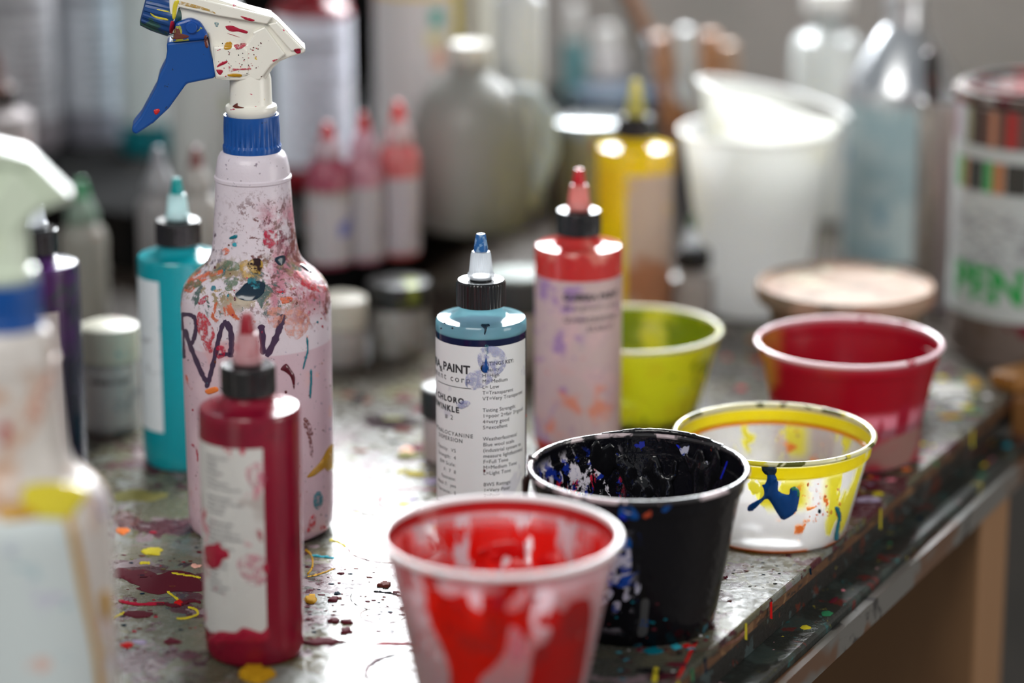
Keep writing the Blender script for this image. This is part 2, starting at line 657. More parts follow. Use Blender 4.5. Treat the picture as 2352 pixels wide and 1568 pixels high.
edgem = paintmat('painted_table_edge', (0.02, 0.018, 0.016), [L((0.10, 0.02, 0.01), 60, .58, .03, seed=2), L((0.35, 0.3, 0.05), 180, .70, .02, seed=8),
                 L((0.05, 0.07, 0.07), 70, .6, .03, seed=6)], 0.35, bump=0.6, bsc=220)
woodm = paintmat('worn_brown_wood', (0.11, 0.045, 0.015), [L((0.03, 0.015, 0.008), 40, .52, .08, st=(1, 1, 4), seed=3), L((0.2, 0.10, 0.04), 60, .6, .05, seed=5)], 0.5, bump=0.4, bsc=150)
beamm = paintmat('painted_beam', (0.016, 0.02, 0.018), [L((0.03, 0.045, 0.04), 25, .5, .08, seed=3), L((0.10, 0.012, 0.01), 45, .62, .02, seed=11), L((0.35, 0.3, 0.03), 90, .68, .015, seed=14),
                 L((0.02, 0.09, 0.09), 70, .64, .015, seed=18), L((0.45, 0.25, 0.28), 95, .70, .015, seed=22)], 0.3, bump=0.7, bsc=160)
bm = bmesh.new()
box(bm, -2.2, 0.0, -0.9, dwall, -0.0045, 0.0, TI @ TM)
top = bevel(link('tabletop', from_bm(bm), topm, tableroot, smooth=0), 0.0012, 2)
bm = bmesh.new()
box(bm, -2.2, -0.0015, -0.9, dwall, -0.011, -0.0046, TI @ TM)
link('tabletop_core', from_bm(bm), woodm, tableroot, smooth=0)
bm = bmesh.new()
vbench = (P(2262, 930) - EDGE0).dot(E1)
box(bm, -0.10, 0.018, -0.9, vbench + .02, -0.045, -0.0265, TI @ TM)
bevel(link('side_beam', from_bm(bm), beamm, tableroot, smooth=0), 0.002, 2)
bm = bmesh.new()
box(bm, -2.1, -0.004, -0.9, 1.45, -0.0264, -0.0111, TI @ TM)
link('apron', from_bm(bm), edgem, tableroot, smooth=0)
rail = paintmat('grey_rail', (0.12, 0.115, 0.105), [L((0.10, 0.045, 0.02), 12, .46, .08, seed=3), L((0.02, 0.02, 0.02), 30, .58, .05, seed=9)], 0.4)
bm = bmesh.new()
box(bm, 0.0182, 0.024, -0.9, vbench + .02, -0.047, -0.032, TI @ TM)
link('outer_rail', from_bm(bm), rail, tableroot, smooth=0)
pleg = P(2170, 1150, -0.047)
dl = (pleg - EDGE0).dot(E1)
bm = bmesh.new()
box(bm, -0.75, 0.022, dl - 0.02, dl + 0.04, -TZ, -0.0472, TI @ TM)
bevel(link('leg', from_bm(bm), paintmat('leg_wood', (0.26, 0.135, 0.06), [L((0.13, 0.055, 0.025), 8, .5, .15, st=(1, 1, .3), seed=3)], 0.55), tableroot, smooth=0), 0.003, 2)

qv = P(2262, 930)
vb = (qv - EDGE0).dot(E1)
o = bpy.data.objects.new('side_bench', None)
COL.objects.link(o)
o.location = (0, 0, TZ)
tag(o, 'orange-brown wooden bench top butted against the right edge of the table', 'bench')
bm = bmesh.new()
box(bm, 0.0008, 0.12, vb + .03, dwall - .02, -0.0305, -0.0005, TI @ TM)
bevel(link('bench_top', from_bm(bm), paintmat('orange_brown_wood', (0.20, 0.085, 0.022), [L((0.06, 0.035, 0.02), 16, .52, .1), L((0.02, 0.05, 0.04), 30, .60, .04, seed=5), L((0.4, 0.34, 0.05), 60, .68, .03, seed=9)], .45), o, smooth=0), .002, 2)
for uu in (.075, ):
    bm = bmesh.new()
    box(bm, uu, uu + .04, dwall - .10, dwall - .06, -TZ, -.0306, TI @ TM)
    link('leg', from_bm(bm), woodm, o, smooth=0)

# dried paint on the table top
PT_GLOSS = PT
FM['ring'] = plain('dark_ring_stain', (0.03, 0.018, 0.02), .8, spec=.03)
PT = {k: plain('dried_' + k, tuple(v_ for v_ in m_.node_tree.nodes['Principled BSDF'].inputs['Base Color'].default_value[:3]), .7, spec=.06) for k, m_ in PT.items()}
rnd = random.Random(7)
mk = Marks(None, h=0.0006, eps=0.00015)
def ring(cx, cy, r, wd, mat, a0=0.0, a1=2 * pi, k=0.34, jit=0.25, h=None):
    n = max(12, int(48 * (a1 - a0) / 6.28))
    inn, out = [], []
    for i in range(n + 1):
        a = a0 + (a1 - a0) * i / n
        w_ = wd * rnd.uniform(1 - jit, 1 + jit)
        out.append((cx + (r + w_ / 2) * cos(a), cy + (r + w_ / 2) * sin(a) * k))
        inn.append((cx + (r - w_ / 2) * cos(a), cy + (r - w_ / 2) * sin(a) * k))
    seg = 6
    for j in range(0, n, seg):
        e = min(j + seg, n)
        mk.add(out[j:e + 1] + inn[j:e + 1][::-1], mat, h=h, grid=8)
ring(902, 1257, 103, 3.6, PT['brown'])
ring(890, 1165, 128, 2.6, PT['brown'], 0.2, 2.6)
ring(1000, 1545, 160, 9, PT['maroon'], 2.7, 5.2)
ring(1000, 1549, 158, 6, PT['navy'], 3.5, 4.1)
ring(962, 1152, 92, 6, PT['crimson'], 2.2, 5.6, k=.32)
ring(430, 1532, 104, 2.4, FM['ring'], 0, 6.28)
ring(455, 1545, 150, 2.4, FM['ring'], 0.3, 2.9)
ring(880, 1412, 52, 2.2, PT['brown'], 0.3, 6.0)
ring(920, 1438, 30, 2.0, PT['brown'])
ring(905, 1372, 100, 1.6, FM['ring'], 0.9, 3.4)
ring(1560, 1445, 150, 3, PT['brown'], 0.1, 2.5)
def st(pts, wd, mat, h=None, r=True):
    mk.add(stroke(pts, wd, rnd if r else None), mat, h)
st([(757, 1240), (775, 1244), (796, 1256)], 5, PT['yellow'])
st([(700, 1262), (715, 1275), (718, 1300), (706, 1320)], 4, PT['ochre'])
st([(706, 1325), (735, 1318), (770, 1305)], 3, PT['ochre'])
st([(715, 1276), (745, 1279), (768, 1282)], 4, PT['cyan'])
st([(858, 1358), (895, 1362), (930, 1371)], 2.5, PT['black'])
st([(393, 1317), (425, 1322), (462, 1327)], 5, PT['yellow'])
st([(383, 1358), (400, 1370), (412, 1380)], 5, PT['yellow'])
st([(431, 1394), (450, 1400), (453, 1411), (425, 1420), (405, 1420)], 5, PT['yellow'])
st([(262, 1420), (275, 1412), (287, 1407)], 5, PT['yellow'])
st([(320, 1294), (335, 1293), (345, 1294)], 5, PT['yellow'])
st([(375, 1385), (400, 1390), (440, 1380), (462, 1384)], 7, PT['maroon'])
st([(272, 1380), (320, 1388), (380, 1385)], 6, PT['crimson'])
st([(860, 1480), (920, 1478), (960, 1482)], 5, PT['crimson'])
mk.add(blob(352, 1266, 24, 10, rnd), PT['yellow'])
mk.add(blob(395, 1474, 20, 7, rnd), PT['maroon'])
mk.add(blob(412, 1386, 10, 6, rnd), PT['red'], 0.003)
mk.add(blob(280, 1219, 16, 8, rnd), PT['orange'])
mk.add(blob(715, 1376, 14, 9, rnd), PT['ochre'], 0.003)
mk.add(blob(322, 1475, 18, 4, rnd), PT['lilac'])
mk.add(blob(290, 1482, 18, 5, rnd), PT['red'])
mk.add(blob(450, 1300, 14, 4, rnd), PT['salmon'])
mk.add(blob(290, 1190, 32, 16, rnd), FM['brown'])
mk.add(blob(380, 1340, 85, 24, rnd, 12), PT['maroon'], 0.0004)
mk.add(blob(305, 1320, 48, 16, rnd, 10), PT['maroon'], 0.0004)
mk.add(blob(320, 1410, 38, 10, rnd, 10), PT['maroon'], 0.0004)
mk.add(blob(330, 1140, 60, 14, rnd, 10), PT['olive'], 0.0003)
mk.add(blob(820, 1108, 60, 20, rnd, 10), FM['brown'], 0.0003)
mk.add(blob(990, 1105, 16, 6, rnd), PT['lilac'])
mk.add(blob(936, 1034, 16, 8, rnd), PT['salmon'])
mk.add(blob(900, 970, 70, 16, rnd, 10), FM['ring'], 0.0003)
mk.add(blob(885, 1344, 16, 6, rnd), PT['brown'], 0.002)
mk.add(blob(767, 1378, 13, 5, rnd), PT['maroon'], 0.002)
mk.add(blob(775, 1363, 9, 3.5, rnd), PT['navy'], 0.002)
mk.add(blob(767, 1426, 14, 5, rnd), PT['maroon'], 0.002)
mk.add(blob(797, 1430, 16, 4, rnd), PT['maroon'], 0.002)
mk.add(blob(795, 1450, 14, 7, rnd), PT['maroon'], 0.002)
mk.add(blob(742, 1475, 45, 8, rnd, 12), PT['maroon'], 0.001)
st([(1556, 1560), (1590, 1490), (1602, 1473)], 7, PT['red'])
st([(1502, 1568), (1508, 1532)], 12, PT['yellow'], 0.002)
mk.add(blob(1552, 1486, 12, 6, rnd), PT['cyan'])
mk.add(blob(1578, 1484, 9, 4, rnd), PT['red'])
mk.add(blob(1555, 1527, 24, 6, rnd), PT['maroon'])
mk.add(blob(1500, 1495, 22, 7, rnd), PT['teal'])
mk.add(blob(1480, 1540, 20, 6, rnd), PT['black'])
st([(1652, 1331), (1662, 1328), (1672, 1325)], 4, PT['maroon'], 0.002)
for (x0, x1, y0, y1, n, mats, s0, s1) in (
        (690, 960, 1300, 1480, 90, ['maroon', 'brown', 'maroon', 'navy'], 2, 7),
        (262, 470, 1200, 1500, 60, ['maroon', 'crimson', 'brown', 'olive', 'navy'], 2, 9),
        (1640, 1900, 1290, 1440, 70, ['black', 'brown', 'navy'], 1.5, 5),
        (1960, 2190, 1050, 1230, 90, ['pink', 'lilac', 'maroon', 'white', 'orange', 'yellow', 'crimson', 'lilac'], 4, 15),
        (1900, 2250, 930, 1120, 50, ['maroon', 'brown', 'yellow', 'olive', 'pink'], 4, 14),
        (2100, 2352, 860, 960, 50, ['yellow', 'navy', 'green', 'olive', 'white', 'ochre'], 6, 18),
        (780, 1000, 1060, 1220, 25, ['pink', 'white', 'maroon', 'lilac', 'yellow'], 4, 14),
        (800, 1000, 900, 1060, 14, ['brown', 'olive', 'black', 'maroon'], 8, 30),
        (1420, 1640, 1460, 1568, 40, ['teal', 'maroon', 'black', 'cyan', 'white'], 3, 10),
        (1660, 1760, 770, 900, 10, ['red', 'brown', 'olive'], 6, 22)):
    for _ in range(n):
        cx, cy = rnd.uniform(x0, x1), rnd.uniform(y0, y1)
        q = P(cx, cy)
        if (q - EDGE0).dot(E2) < 0.006:
            continue
        rr = rnd.uniform(s0, s1) * rnd.uniform(.5, 1)
        mk.add(blob(cx, cy, rr * rnd.uniform(.8, 1.8), rr * 0.34, rnd, 7), PT[rnd.choice(mats)], rnd.choice([.0003, .0008, .0015]))
for v in mk.bm.verts:
    pass
mk.add(blob(590, 1552, 34, 14, rnd, 9), PT['ochre'], .006)
mk.add(blob(575, 1548, 14, 7, rnd, 7), PT['orange'], .008)
mk.build('dried_paint', tableroot)

# drips on the table's edge and side beam
def in_table(u, v, z):       # u out from the edge, v along it
    q = EDGE0 - E2 * u + E1 * v
    return Vector((q.x, q.y, z))
bm = bmesh.new()
dmats = [PT[k] for k in ('yellow', 'red', 'cyan', 'pink', 'green', 'maroon', 'navy')]
for k in range(34):
    v = rnd.uniform(-0.16, 0.75)
    mi = rnd.randrange(7)
    kind = rnd.random()
    if kind < 0.45:
        u0, zt = 0.0004, -0.001
        zl = rnd.uniform(.003, .014)
        wv = rnd.uniform(.0005, .0013)
        vs = [bm.verts.new(in_table(u0 + dx, v + dv, z)) for dx, dv, z in ((0, -wv, zt), (0.0008, 0, zt), (0, wv, zt), (0, wv * .6, zt - zl), (0.0012, 0, zt - zl * 1.05), (0, -wv * .6, zt - zl))]
        fs = [bm.faces.new([vs[0], vs[1], vs[4], vs[5]]), bm.faces.new([vs[1], vs[2], vs[3], vs[4]])]
    else:
        u = rnd.uniform(0.002, 0.0165)
        ru, rv = rnd.uniform(.001, .004), rnd.uniform(.0012, .006)
        c = bm.verts.new(in_table(u, v, -0.0256))
        n = 10
        rg_ = [bm.verts.new(in_table(u + ru * cos(i * 2 * pi / n) * rnd.uniform(.7, 1.2), v + rv * sin(i * 2 * pi / n) * rnd.uniform(.7, 1.2), -0.0264)) for i in range(n)]
        fs = [bm.faces.new([c, rg_[i], rg_[(i + 1) % n]]) for i in range(n)]
    for f in fs:
        f.material_index = mi
link('edge_drips', from_bm(bm), dmats, tableroot, smooth=60)['kind'] = 'stuff'

PT = PT_GLOSS
# ------------------------------------------------------------------ squeeze bottles
def rim_base(px, py, z):
    q = P(px, py, z)
    return q.x, q.y

def squeeze(name, label, x, y, bodym, Rb=0.0262, H=0.1355, liquid=None, lab=None, tipm=None, nozm=None, capm=None,
            z=0.0, text=None, group=None, rz=0.0, s=1.0, tilt=None, textm=None, cat='bottle', ragged=None):
    o = root(name, label, cat, x, y, z, rz=rz, group=group, tilt=tilt)
    r = Rb
    k = 0.0262
    prof = [(0.0, 0.0015), (r * .80, 0.0012), (r * .86, 0.0), (r * .95, 0.0012), (r * .985, .004), (r, .009), (r, H - .0025), (r * .992, H - .0008), (r * .965, H + .0003),
            (r * .80, H + .0010), (r * .60, H + .0022), (r * .50, H + .0046), (.0112 * s, H + .0075), (.0108 * s, H + .0085)]
    body = link('bottle_body', lathe(prof, 72, top=True), bodym, o)
    if liquid:
        lr = r - 0.0012
        link('liquid', lathe([(0, .0025), (lr * .85, .0025), (lr, .009), (lr, liquid[0]), (0, liquid[0])], 64), liquid[1], o)
    c0 = H + .0078
    cr = .0143 * s
    ch = .0148 * s
    link('cap', lathe([(cr * .8, c0), (cr * .99, c0), (cr, c0 + .0008), (cr, c0 + ch - .0018), (cr * .985, c0 + ch - .0010), (cr * .92, c0 + ch), (.0062 * s, c0 + ch), (.0062 * s, c0 + ch + .002)],
                      160, flute=(2, 3, 40, .00045)), capm or BLACKCAP, o)
    n0 = c0 + ch + .0006
    nz = link('nozzle', lathe([(.0072 * s, n0), (.0078 * s, n0 + .0008 * s), (.0078 * s, n0 + .0028 * s), (.0071 * s, n0 + .0036 * s), (.0069 * s, n0 + .004 * s), (.0058 * s, n0 + .0145 * s), (.0050 * s, n0 + .0160 * s), (.0042 * s, n0 + .0162 * s)],
                      128, flute=(4, 5, 32, .0003)), nozm or NOZ, o)
    link('nozzle_tip', lathe([(.0041 * s, n0 + .0155 * s), (.0040 * s, n0 + .0185 * s), (.0029 * s, n0 + .0255 * s), (.0024 * s, n0 + .0262 * s), (.0014 * s, n0 + .0262 * s), (.0012 * s, n0 + .024 * s)], 32), tipm, nz)
    if lab:
        a0, a1, z0, z1, lm = lab
        bm = bmesh.new()
        rl = r + .00018
        arc_bar(bm, rl, R_(a0), R_(a1), z0, z1, 60, ragged)
        lb = link('paper_label', from_bm(bm), lm, o)
        if text:
            printed(lb, text, rl + .00012, textm or INK)
    return o, body

def label_mat(name, extra=(), base=(0.78, 0.79, 0.80)):
    return paintmat(name, base, list(extra), 0.45, trans=0.0)

paper = label_mat('white_paper_label', [L((0.62, 0.62, 0.68), 45, .62, .08, seed=3), L((0.5, 0.5, 0.62), 60, .70, .04, seed=8)])

# blue ink bottle, in focus
x, y = rim_base(1105, 728, .1355)
clearblue = paintmat('clear_bottle_plastic', (0.34, 0.68, 0.74), [L((0.012, 0.022, 0.11), 1, -1, .1, z=(None, .1290), f=.0005)], 0.10, clear=0.38, trans=0.6, clear_tint=(0.82, 0.95, 1.0), spec=.8)
blueink = plain('blue_ink', (0.006, 0.014, 0.10), 0.6, spec=.1)
tr = R_(1) * 0
items = []
zt = .1140
for i, t in enumerate(RATINGS):
    if t:
        items.append((t, 1.0 + i * 0.06, zt - i * .00345, .0031 if i else .0031, 'LEFT', 1.03, .00005 if i == 0 else 0.0))
items += [("GUERRA", -63, .1088, .0066, 'RIGHT', 1.0, .0002), ("&", -57.5, .1070, .0046, 'RIGHT', 1, .0001), ("PAINT", -14.0, .1088, .0068, 'RIGHT', 1.02, .00022),
          ("pigment corp", -13.5, .1032, .0055, 'RIGHT', 1.35, 0),
          ("PHTHALO CHLORO", -22, .0905, .0047, 'RIGHT', 1.28, .00022), ("PERIWINKLE", -29, .0848, .0047, 'RIGHT', 1.28, .00022), ("# 2", -38, .0800, .004, 'RIGHT', 1.3, 0),
          ("PHTHALOCYANINE", -10.5, .0705, .0033, 'RIGHT', 1.25, .00003), ("DISPERSION", -24, .0670, .0033, 'RIGHT', 1.2, .00003)]
for i, t in enumerate(["Opacity:  VS", "Strength:  4", "BW Scale:", "F:  7  8", "Fastness:", "Alkali 7:  yes", "Tolerance:  5", "", "New York, NY 10003"]):
    if t:
        items.append((t, -34 if i < 7 else -16, .0605 - i * .0043, .0031, 'RIGHT', 1.12, 0))
blue_o, blue_b = squeeze('ink_bottle', 'clear squeeze bottle of blue ink with white ratings label and black cap, in focus', x, y, clearblue, liquid=(.1295, blueink),
                         lab=(-125, 74, .012, .1250, paper), tipm=paintmat('blue_tip', (0.03, 0.16, 0.42), [L((0.3, 0.5, 0.7), 300, .5, .1)], .25, trans=.3), text=items)
lbl = [c for c in blue_o.children if c.name.startswith('paper_label')][0]
bm = bmesh.new()
arc_bar(bm, .0262 + .00031, R_(-70), R_(-13), .0999, .1003, 20)
link('printed_rule', from_bm(bm), INK, lbl)
mk = Marks([lbl, blue_b], h=.0004)
Z2 = (980, 520, 2.528)
mk.add(smooth_loop(zc([(345, 755), (352, 790), (362, 815), (355, 840), (338, 850), (320, 838), (322, 812), (335, 790)], *Z2), 3), PT['blue'], .0012)
mk.add(smooth_loop(zc([(325, 800), (338, 812), (336, 845), (322, 842), (312, 820)], *Z2), 3), PT['black'], .0015)
mk.add(smooth_loop(zc([(316, 570), (340, 566), (364, 570), (366, 580), (352, 584), (347, 606), (338, 628), (333, 622), (336, 600), (328, 588), (316, 580)], *Z2), 3), PT['navy'], .0006)
mk.add(smooth_loop(zc([(338, 690), (358, 690), (356, 735), (348, 752), (342, 735)], *Z2), 3), FM['teal'])
mk.add(smooth_loop(zc([(300, 730), (330, 700), (400, 695), (450, 730), (465, 790), (430, 850), (380, 870), (350, 850), (300, 800)], *Z2), 4), FM['lav'])
mk.add(smooth_loop(zc([(235, 860), (300, 830), (370, 850), (385, 890), (330, 930), (270, 950), (225, 920)], *Z2), 4), FM['lav'])
mk.add(smooth_loop(zc([(170, 1020), (230, 1010), (255, 1030), (200, 1060)], *Z2), 4), FM['lav'])
mk.add(smooth_loop(zc([(574, 1095), (582, 1088), (586, 1100), (580, 1112)], *Z2), 4), PT['red'])
mk.add(smooth_loop(zc([(328, 1415), (336, 1408), (342, 1418), (334, 1428)], *Z2), 4), PT['maroon'])
for q in ((85, 590), (150, 590), (105, 560)):
    mk.add(blob(980 + q[0] / 2.528, 520 + q[1] / 2.528, 2.2, 2.5, rnd, 6), PT['navy'])
mk.build('ink_stains', blue_o)

# crimson bottle in front
x, y = rim_base(572, 932, .1355)
crimm = paintmat('crimson_plastic', (0.30, 0.006, 0.030), [L((0.21, 0.004, 0.024), 18, .5, .15)], 0.22, trans=0.25, spec=.7)
crimlab = label_mat('stained_paper_label', [L((0.62, 0.25, 0.30), 55, .60, .07, seed=2, z=(None, .112)), L((0.5, 0.02, 0.06), 70, .66, .03, seed=6), L((0.5, 0.45, 0.42), 30, .6, .08, seed=12)], (0.66, 0.65, 0.62))
items = []
for i, t in enumerate(RATINGS + ["5=Very Good", "6=Excellent"]):
    if t:
        items.append((t, -58, .1135 - i * .0027, .0023, 'LEFT', 1.05, .00004))
cr_o, cr_b = squeeze('paint_bottle', 'crimson squeeze bottle with stained paper label, in front of the tall spray bottle', x, y, crimm,
                     lab=(-115, 14, .0165, .1205, crimlab), tipm=plain('dark_red_tip', (0.28, 0.008, 0.02), .3), text=items, ragged=random.Random(3),
                     nozm=paintmat('red_stained_nozzle', (0.6, 0.33, 0.35), [L((0.45, 0.02, 0.05), 60, .5, .1)], .25, trans=.3, clear=.15), textm=GREYINK)
mk = Marks([[c for c in cr_o.children if c.name.startswith('paper_label')][0], cr_b], h=.0003)
mk.add(smooth_loop([(470, 1255), (490, 1250), (503, 1245), (510, 1258), (524, 1265), (526, 1280), (512, 1285), (505, 1300), (488, 1306), (474, 1292)], 4), PT['crimson'], .0005)
mk.add(smooth_loop([(586, 1215), (598, 1218), (604, 1238), (597, 1242)], 4), FM['crimson'])
mk.add(smooth_loop([(545, 1290), (575, 1272), (610, 1285), (614, 1330), (590, 1345), (560, 1330)], 4), FM['pink'])
mk.add(smooth_loop([(565, 1080), (600, 1060), (612, 1100), (580, 1120)], 4), FM['pink'])
mk.add(smooth_loop([(475, 1478), (500, 1450), (540, 1452), (560, 1440), (600, 1452), (614, 1440), (616, 1470), (560, 1474)], 3), PT['crimson'])
mk.add(smooth_loop([(605, 1295), (618, 1298), (616, 1318), (606, 1312)], 3), PT['crimson'])
mk.build('paint_stains', cr_o)

# red-orange bottle behind the blue one
x, y = rim_base(1329, 562, .1355)
redclear = paintmat('red_clear_plastic', (0.62, 0.05, 0.045), [L((0.75, 0.25, 0.2), 40, .55, .1, seed=3)], 0.12, trans=0.35, spec=.8)
rolab = label_mat('smeared_pink_label', [L((0.62, 0.42, 0.44), 25, .5, .15, seed=2), L((0.36, 0.22, 0.42), 50, .55, .06, seed=5, x=(None, .002)), L((0.68, 0.26, 0.18), 40, .53, .10, seed=8, z=(None, .06)),
                 L((0.06, 0.2, 0.35), 130, .70, .03, seed=18), L((0.6, 0.02, 0.02), 140, .70, .02, seed=20), L((0.5, 0.35, 0.4), 110, .58, .06, seed=24)], (0.56, 0.42, 0.42))
items = [("GUERRA PAINT", 62, .1060, .0060, 'RIGHT', .97, .00024), ("& pigment corp", 60, .1000, .005, 'RIGHT', 1.2, 0), ("QUINACRIDONE", 56, .092, .0042, 'RIGHT', 1.2, .0001), ("SCARLET", 52, .086, .0042, 'RIGHT', 1.2, .0001)]
ro_o, ro_b = squeeze('paint_bottle', 'red-orange squeeze bottle with smeared pink label, right of the blue ink bottle', x, y, redclear, Rb=.0278,
                     lab=(-125, 125, .010, .1180, rolab), tipm=plain('red_tip', (0.6, 0.02, 0.03), .25, trans=.3), text=items,
                     nozm=paintmat('salmon_nozzle', (0.7, 0.25, 0.22), (), .25, trans=.4, clear=.1))

# teal bottle
x, y = rim_base(411, 585, .1355)
tealm = paintmat('teal_plastic', (0.005, 0.33, 0.38), [L((0.02, 0.4, 0.42), 12, .5, .15)], 0.2, trans=0.3, spec=.7)
squeeze('paint_bottle', 'bright teal squeeze bottle with turquoise nozzle tip, left of the tall spray bottle', x, y, tealm,
        lab=(-135, -30, .026, .124, label_mat('teal_bottle_label', [L((0.35, 0.38, 0.4), 90, .58, .08, seed=3, z=(.05, .1)), L((0.02, 0.25, 0.3), 60, .68, .03, seed=6)], (0.66, 0.72, 0.74))),
        tipm=plain('turquoise_tip', (0.0, 0.30, 0.30), .25, trans=.2), nozm=paintmat('teal_nozzle', (0.5, 0.68, 0.68), (), .2, trans=.4, clear=.2))
# purple bottle
x, y = rim_base(84, 604, .1355)
squeeze('paint_bottle', 'dark purple squeeze bottle with black cap, behind the spray bottle at the left edge', x, y,
        paintmat('purple_plastic', (0.012, 0.014, 0.028), [L((0.055, 0.012, 0.09), 14, .47, .1, z=(.085, None), seed=3, f=.02), L((0.03, 0.03, 0.05), 20, .5, .1)], 0.25),
        lab=(-110, 27, .015, .110, label_mat('grey_label', [L((0.3, 0.3, 0.3), 40, .6, .1)], (0.42, 0.38, 0.36))), tipm=plain('lilac_tip', (0.32, 0.25, 0.4), .3), liquid=None)
# yellow bottle
x, y = rim_base(1459, 336, .1355)
squeeze('paint_bottle', 'bright yellow squeeze bottle with peach label, left of the white cups', x, y,
        paintmat('yellow_plastic', (0.86, 0.64, 0.002), [L((0.78, 0.52, 0.0), 20, .5, .12)], 0.18, trans=0.25, spec=.8), Rb=.0280,
        lab=(-12, 125, .012, .119, label_mat('peach_label', [L((0.36, 0.15, 0.07), 20, .42, .12, z=(None, .07), f=.02, seed=3), L((0.7, 0.4, 0.02), 50, .62, .04, seed=5)], (0.50, 0.38, 0.30))),
        tipm=plain('yellow_tip', (0.65, 0.55, 0.02), .3), nozm=plain('yellow_nozzle', (0.5, 0.45, 0.1), .2, trans=.2))
# stained bottle at the left edge, further back
x, y = rim_base(-4, 262, .1355)
squeeze('paint_bottle', 'stained white squeeze bottle with rusty cap, cut by the upper left edge', x, y,
        paintmat('stained_white_plastic', (0.30, 0.27, 0.27), [L((0.35, 0.12, 0.1), 30, .58, .06), L((0.08, 0.06, 0.05), 25, .6, .06, seed=7)], 0.8, spec=.1),
        tipm=plain('rust_tip', (0.08, 0.03, 0.025), .4), nozm=plain('rusty_nozzle', (0.09, 0.04, 0.035), .4),
        capm=paintmat('rusty_cap', (0.012, 0.01, 0.01), [L((0.10, 0.03, 0.015), 30, .4, .1, z=(.155, None))], .4))

# ------------------------------------------------------------------ trigger spray bottles
bx, by = P(601, 1210).x, P(601, 1210).y
BASE = Vector((bx, by, 0))
def on_axis(px, py):
    """side view of the spray bottle: (distance right of its axis, height), both in metres"""
    d = ray(px, py)
    hx = Vector((bx, by, 0)).normalized()          # away from camera
    t = (bx * hx.x + by * hx.y) / (d.x * hx.x + d.y * hx.y)
    q = Vector((d.x * t, d.y * t, CAM_H + d.z * t))
    side = Vector((hx.y, -hx.x, 0))
    return (q - BASE).dot(side), q.z
def zx(px, py):
    return on_axis(px, py)
def AX(py):
    """photo column of the bottle's axis at that row"""
    d0 = [on_axis(p_, py)[0] for p_ in (500, 700)]
    return 500 + 200 * (0 - d0[0]) / (d0[1] - d0[0])

def lin(pts, ox, oy, s):
    return [zx(ox + a / s, oy + b / s) for a, b in pts]

HZ = (300, 0, 4.481)     # the close-up the outlines below were read from
housing = lin([(455, 0), (470, -70), (700, -90), (1455, 143), (1515, 190), (1770, 455), (1800, 470), (1790, 520), (1650, 560), (1530, 610), (1460, 680), (1385, 800), (1330, 803), (990, 800), (870, 790), (850, 700), (800, 330), (440, 320), (400, 340), (395, 200)], *HZ)
sidepanel = lin([(860, 440), (1200, 420), (1260, 330), (1250, 300), (1380, 240), (1590, 525), (1440, 640), (1330, 790), (990, 790), (880, 780), (850, 600)], *HZ)
ridge = lin([(400, -75), (500, -95), (850, -10), (1455, 143), (1400, 215), (880, 125), (500, 40), (455, 190), (430, 190), (405, 60)], *HZ)
trig = lin([(375, 410), (790, 360), (830, 520), (878, 700), (870, 770), (580, 830), (400, 1080), (240, 1230), (60, 1350), (20, 1320), (20, 1270), (110, 1160), (190, 1010), (270, 860), (300, 740), (360, 620), (380, 500)], *HZ)
pumpb = lin([(850, 440), (1160, 430), (1205, 470), (1215, 740), (1000, 770), (880, 770), (862, 600)], *HZ)
pivot = lin([(465, 200), (620, 150), (720, 190), (800, 320), (780, 370), (430, 400), (460, 300)], *HZ)
tailcut = lin([(1400, 215), (1500, 200), (1765, 470), (1650, 500)], *HZ)
noz_a = Vector((*on_axis(300 + 420 / 4.481, 150 / 4.481), 0))
noz_b = Vector((*on_axis(300 + 150 / 4.481, 78 / 4.481), 0))
piv = on_axis(300 + 630 / 4.481, 245 / 4.481)
zc_ = lambda py: on_axis(AX(py), py)[1]
zcol0, zcol1 = zc_(335), zc_(262)
sc_mm = (on_axis(600, 300)[0] - on_axis(500, 300)[0]) / 100.0

spray_layers = [
    L((0.66, 0.50, 0.56), 1, -1, .1, z=(None, .118), f=.0006),
    L((0.78, 0.62, 0.66), 10, .5, .15, z=(.02, .14), seed=2, f=.02),
    L((0.70, 0.55, 0.62), 14, .5, .15, z=(None, .105), seed=6, f=.002),
    L((0.55, 0.24, 0.30), 22, .47, .12, z=(.14, .20), x=(.0, None), seed=4, f=.008, det=8, rg=.7),
    L((0.20, 0.09, 0.09), 190, .53, .03, z=(.142, .205), x=(-.012, .034), seed=9, f=.012, det=8, rg=.75),
    L((0.20, 0.03, 0.06), 60, .53, .03, z=(.160, .195), x=(.002, .03), seed=10, f=.01, det=9, rg=.8),
    L((0.14, 0.09, 0.12), 170, .54, .03, z=(.158, .195), x=(None, -.018), seed=43, f=.006, det=8, rg=.75),
    L((0.32, 0.25, 0.14), 45, .50, .04, z=(.145, .170), seed=13, f=.006, det=9, rg=.75),
    L((0.09, 0.14, 0.13), 80, .55, .03, z=(.140, .168), seed=17, f=.006, det=9, rg=.75),
    L((0.60, 0.14, 0.06), 60, .60, .03, z=(.135, .165), x=(None, .0), seed=21, f=.006, det=8),
    L((0.36, 0.09, 0.09), 40, .48, .05, z=(.132, .178), x=(.022, None), seed=25, f=.006, det=9, rg=.7),
    L((0.50, 0.10, 0.14), 60, .69, .02, z=(None, .15), seed=29, det=4),
    L((0.70, 0.45, 0.48), 30, .58, .10, z=(None, .15), seed=33),
    L((0.30, 0.25, 0.3), 330, .66, .02, seed=37),
    L((0.75, 0.45, 0.4), 40, .6, .05, x=(.03, None), z=(None, .12), seed=41)]
spray_body = paintmat('stained_translucent_white', (0.76, 0.70, 0.75), spray_layers, 0.3, trans=0.22, bump=.25, bsc=250)
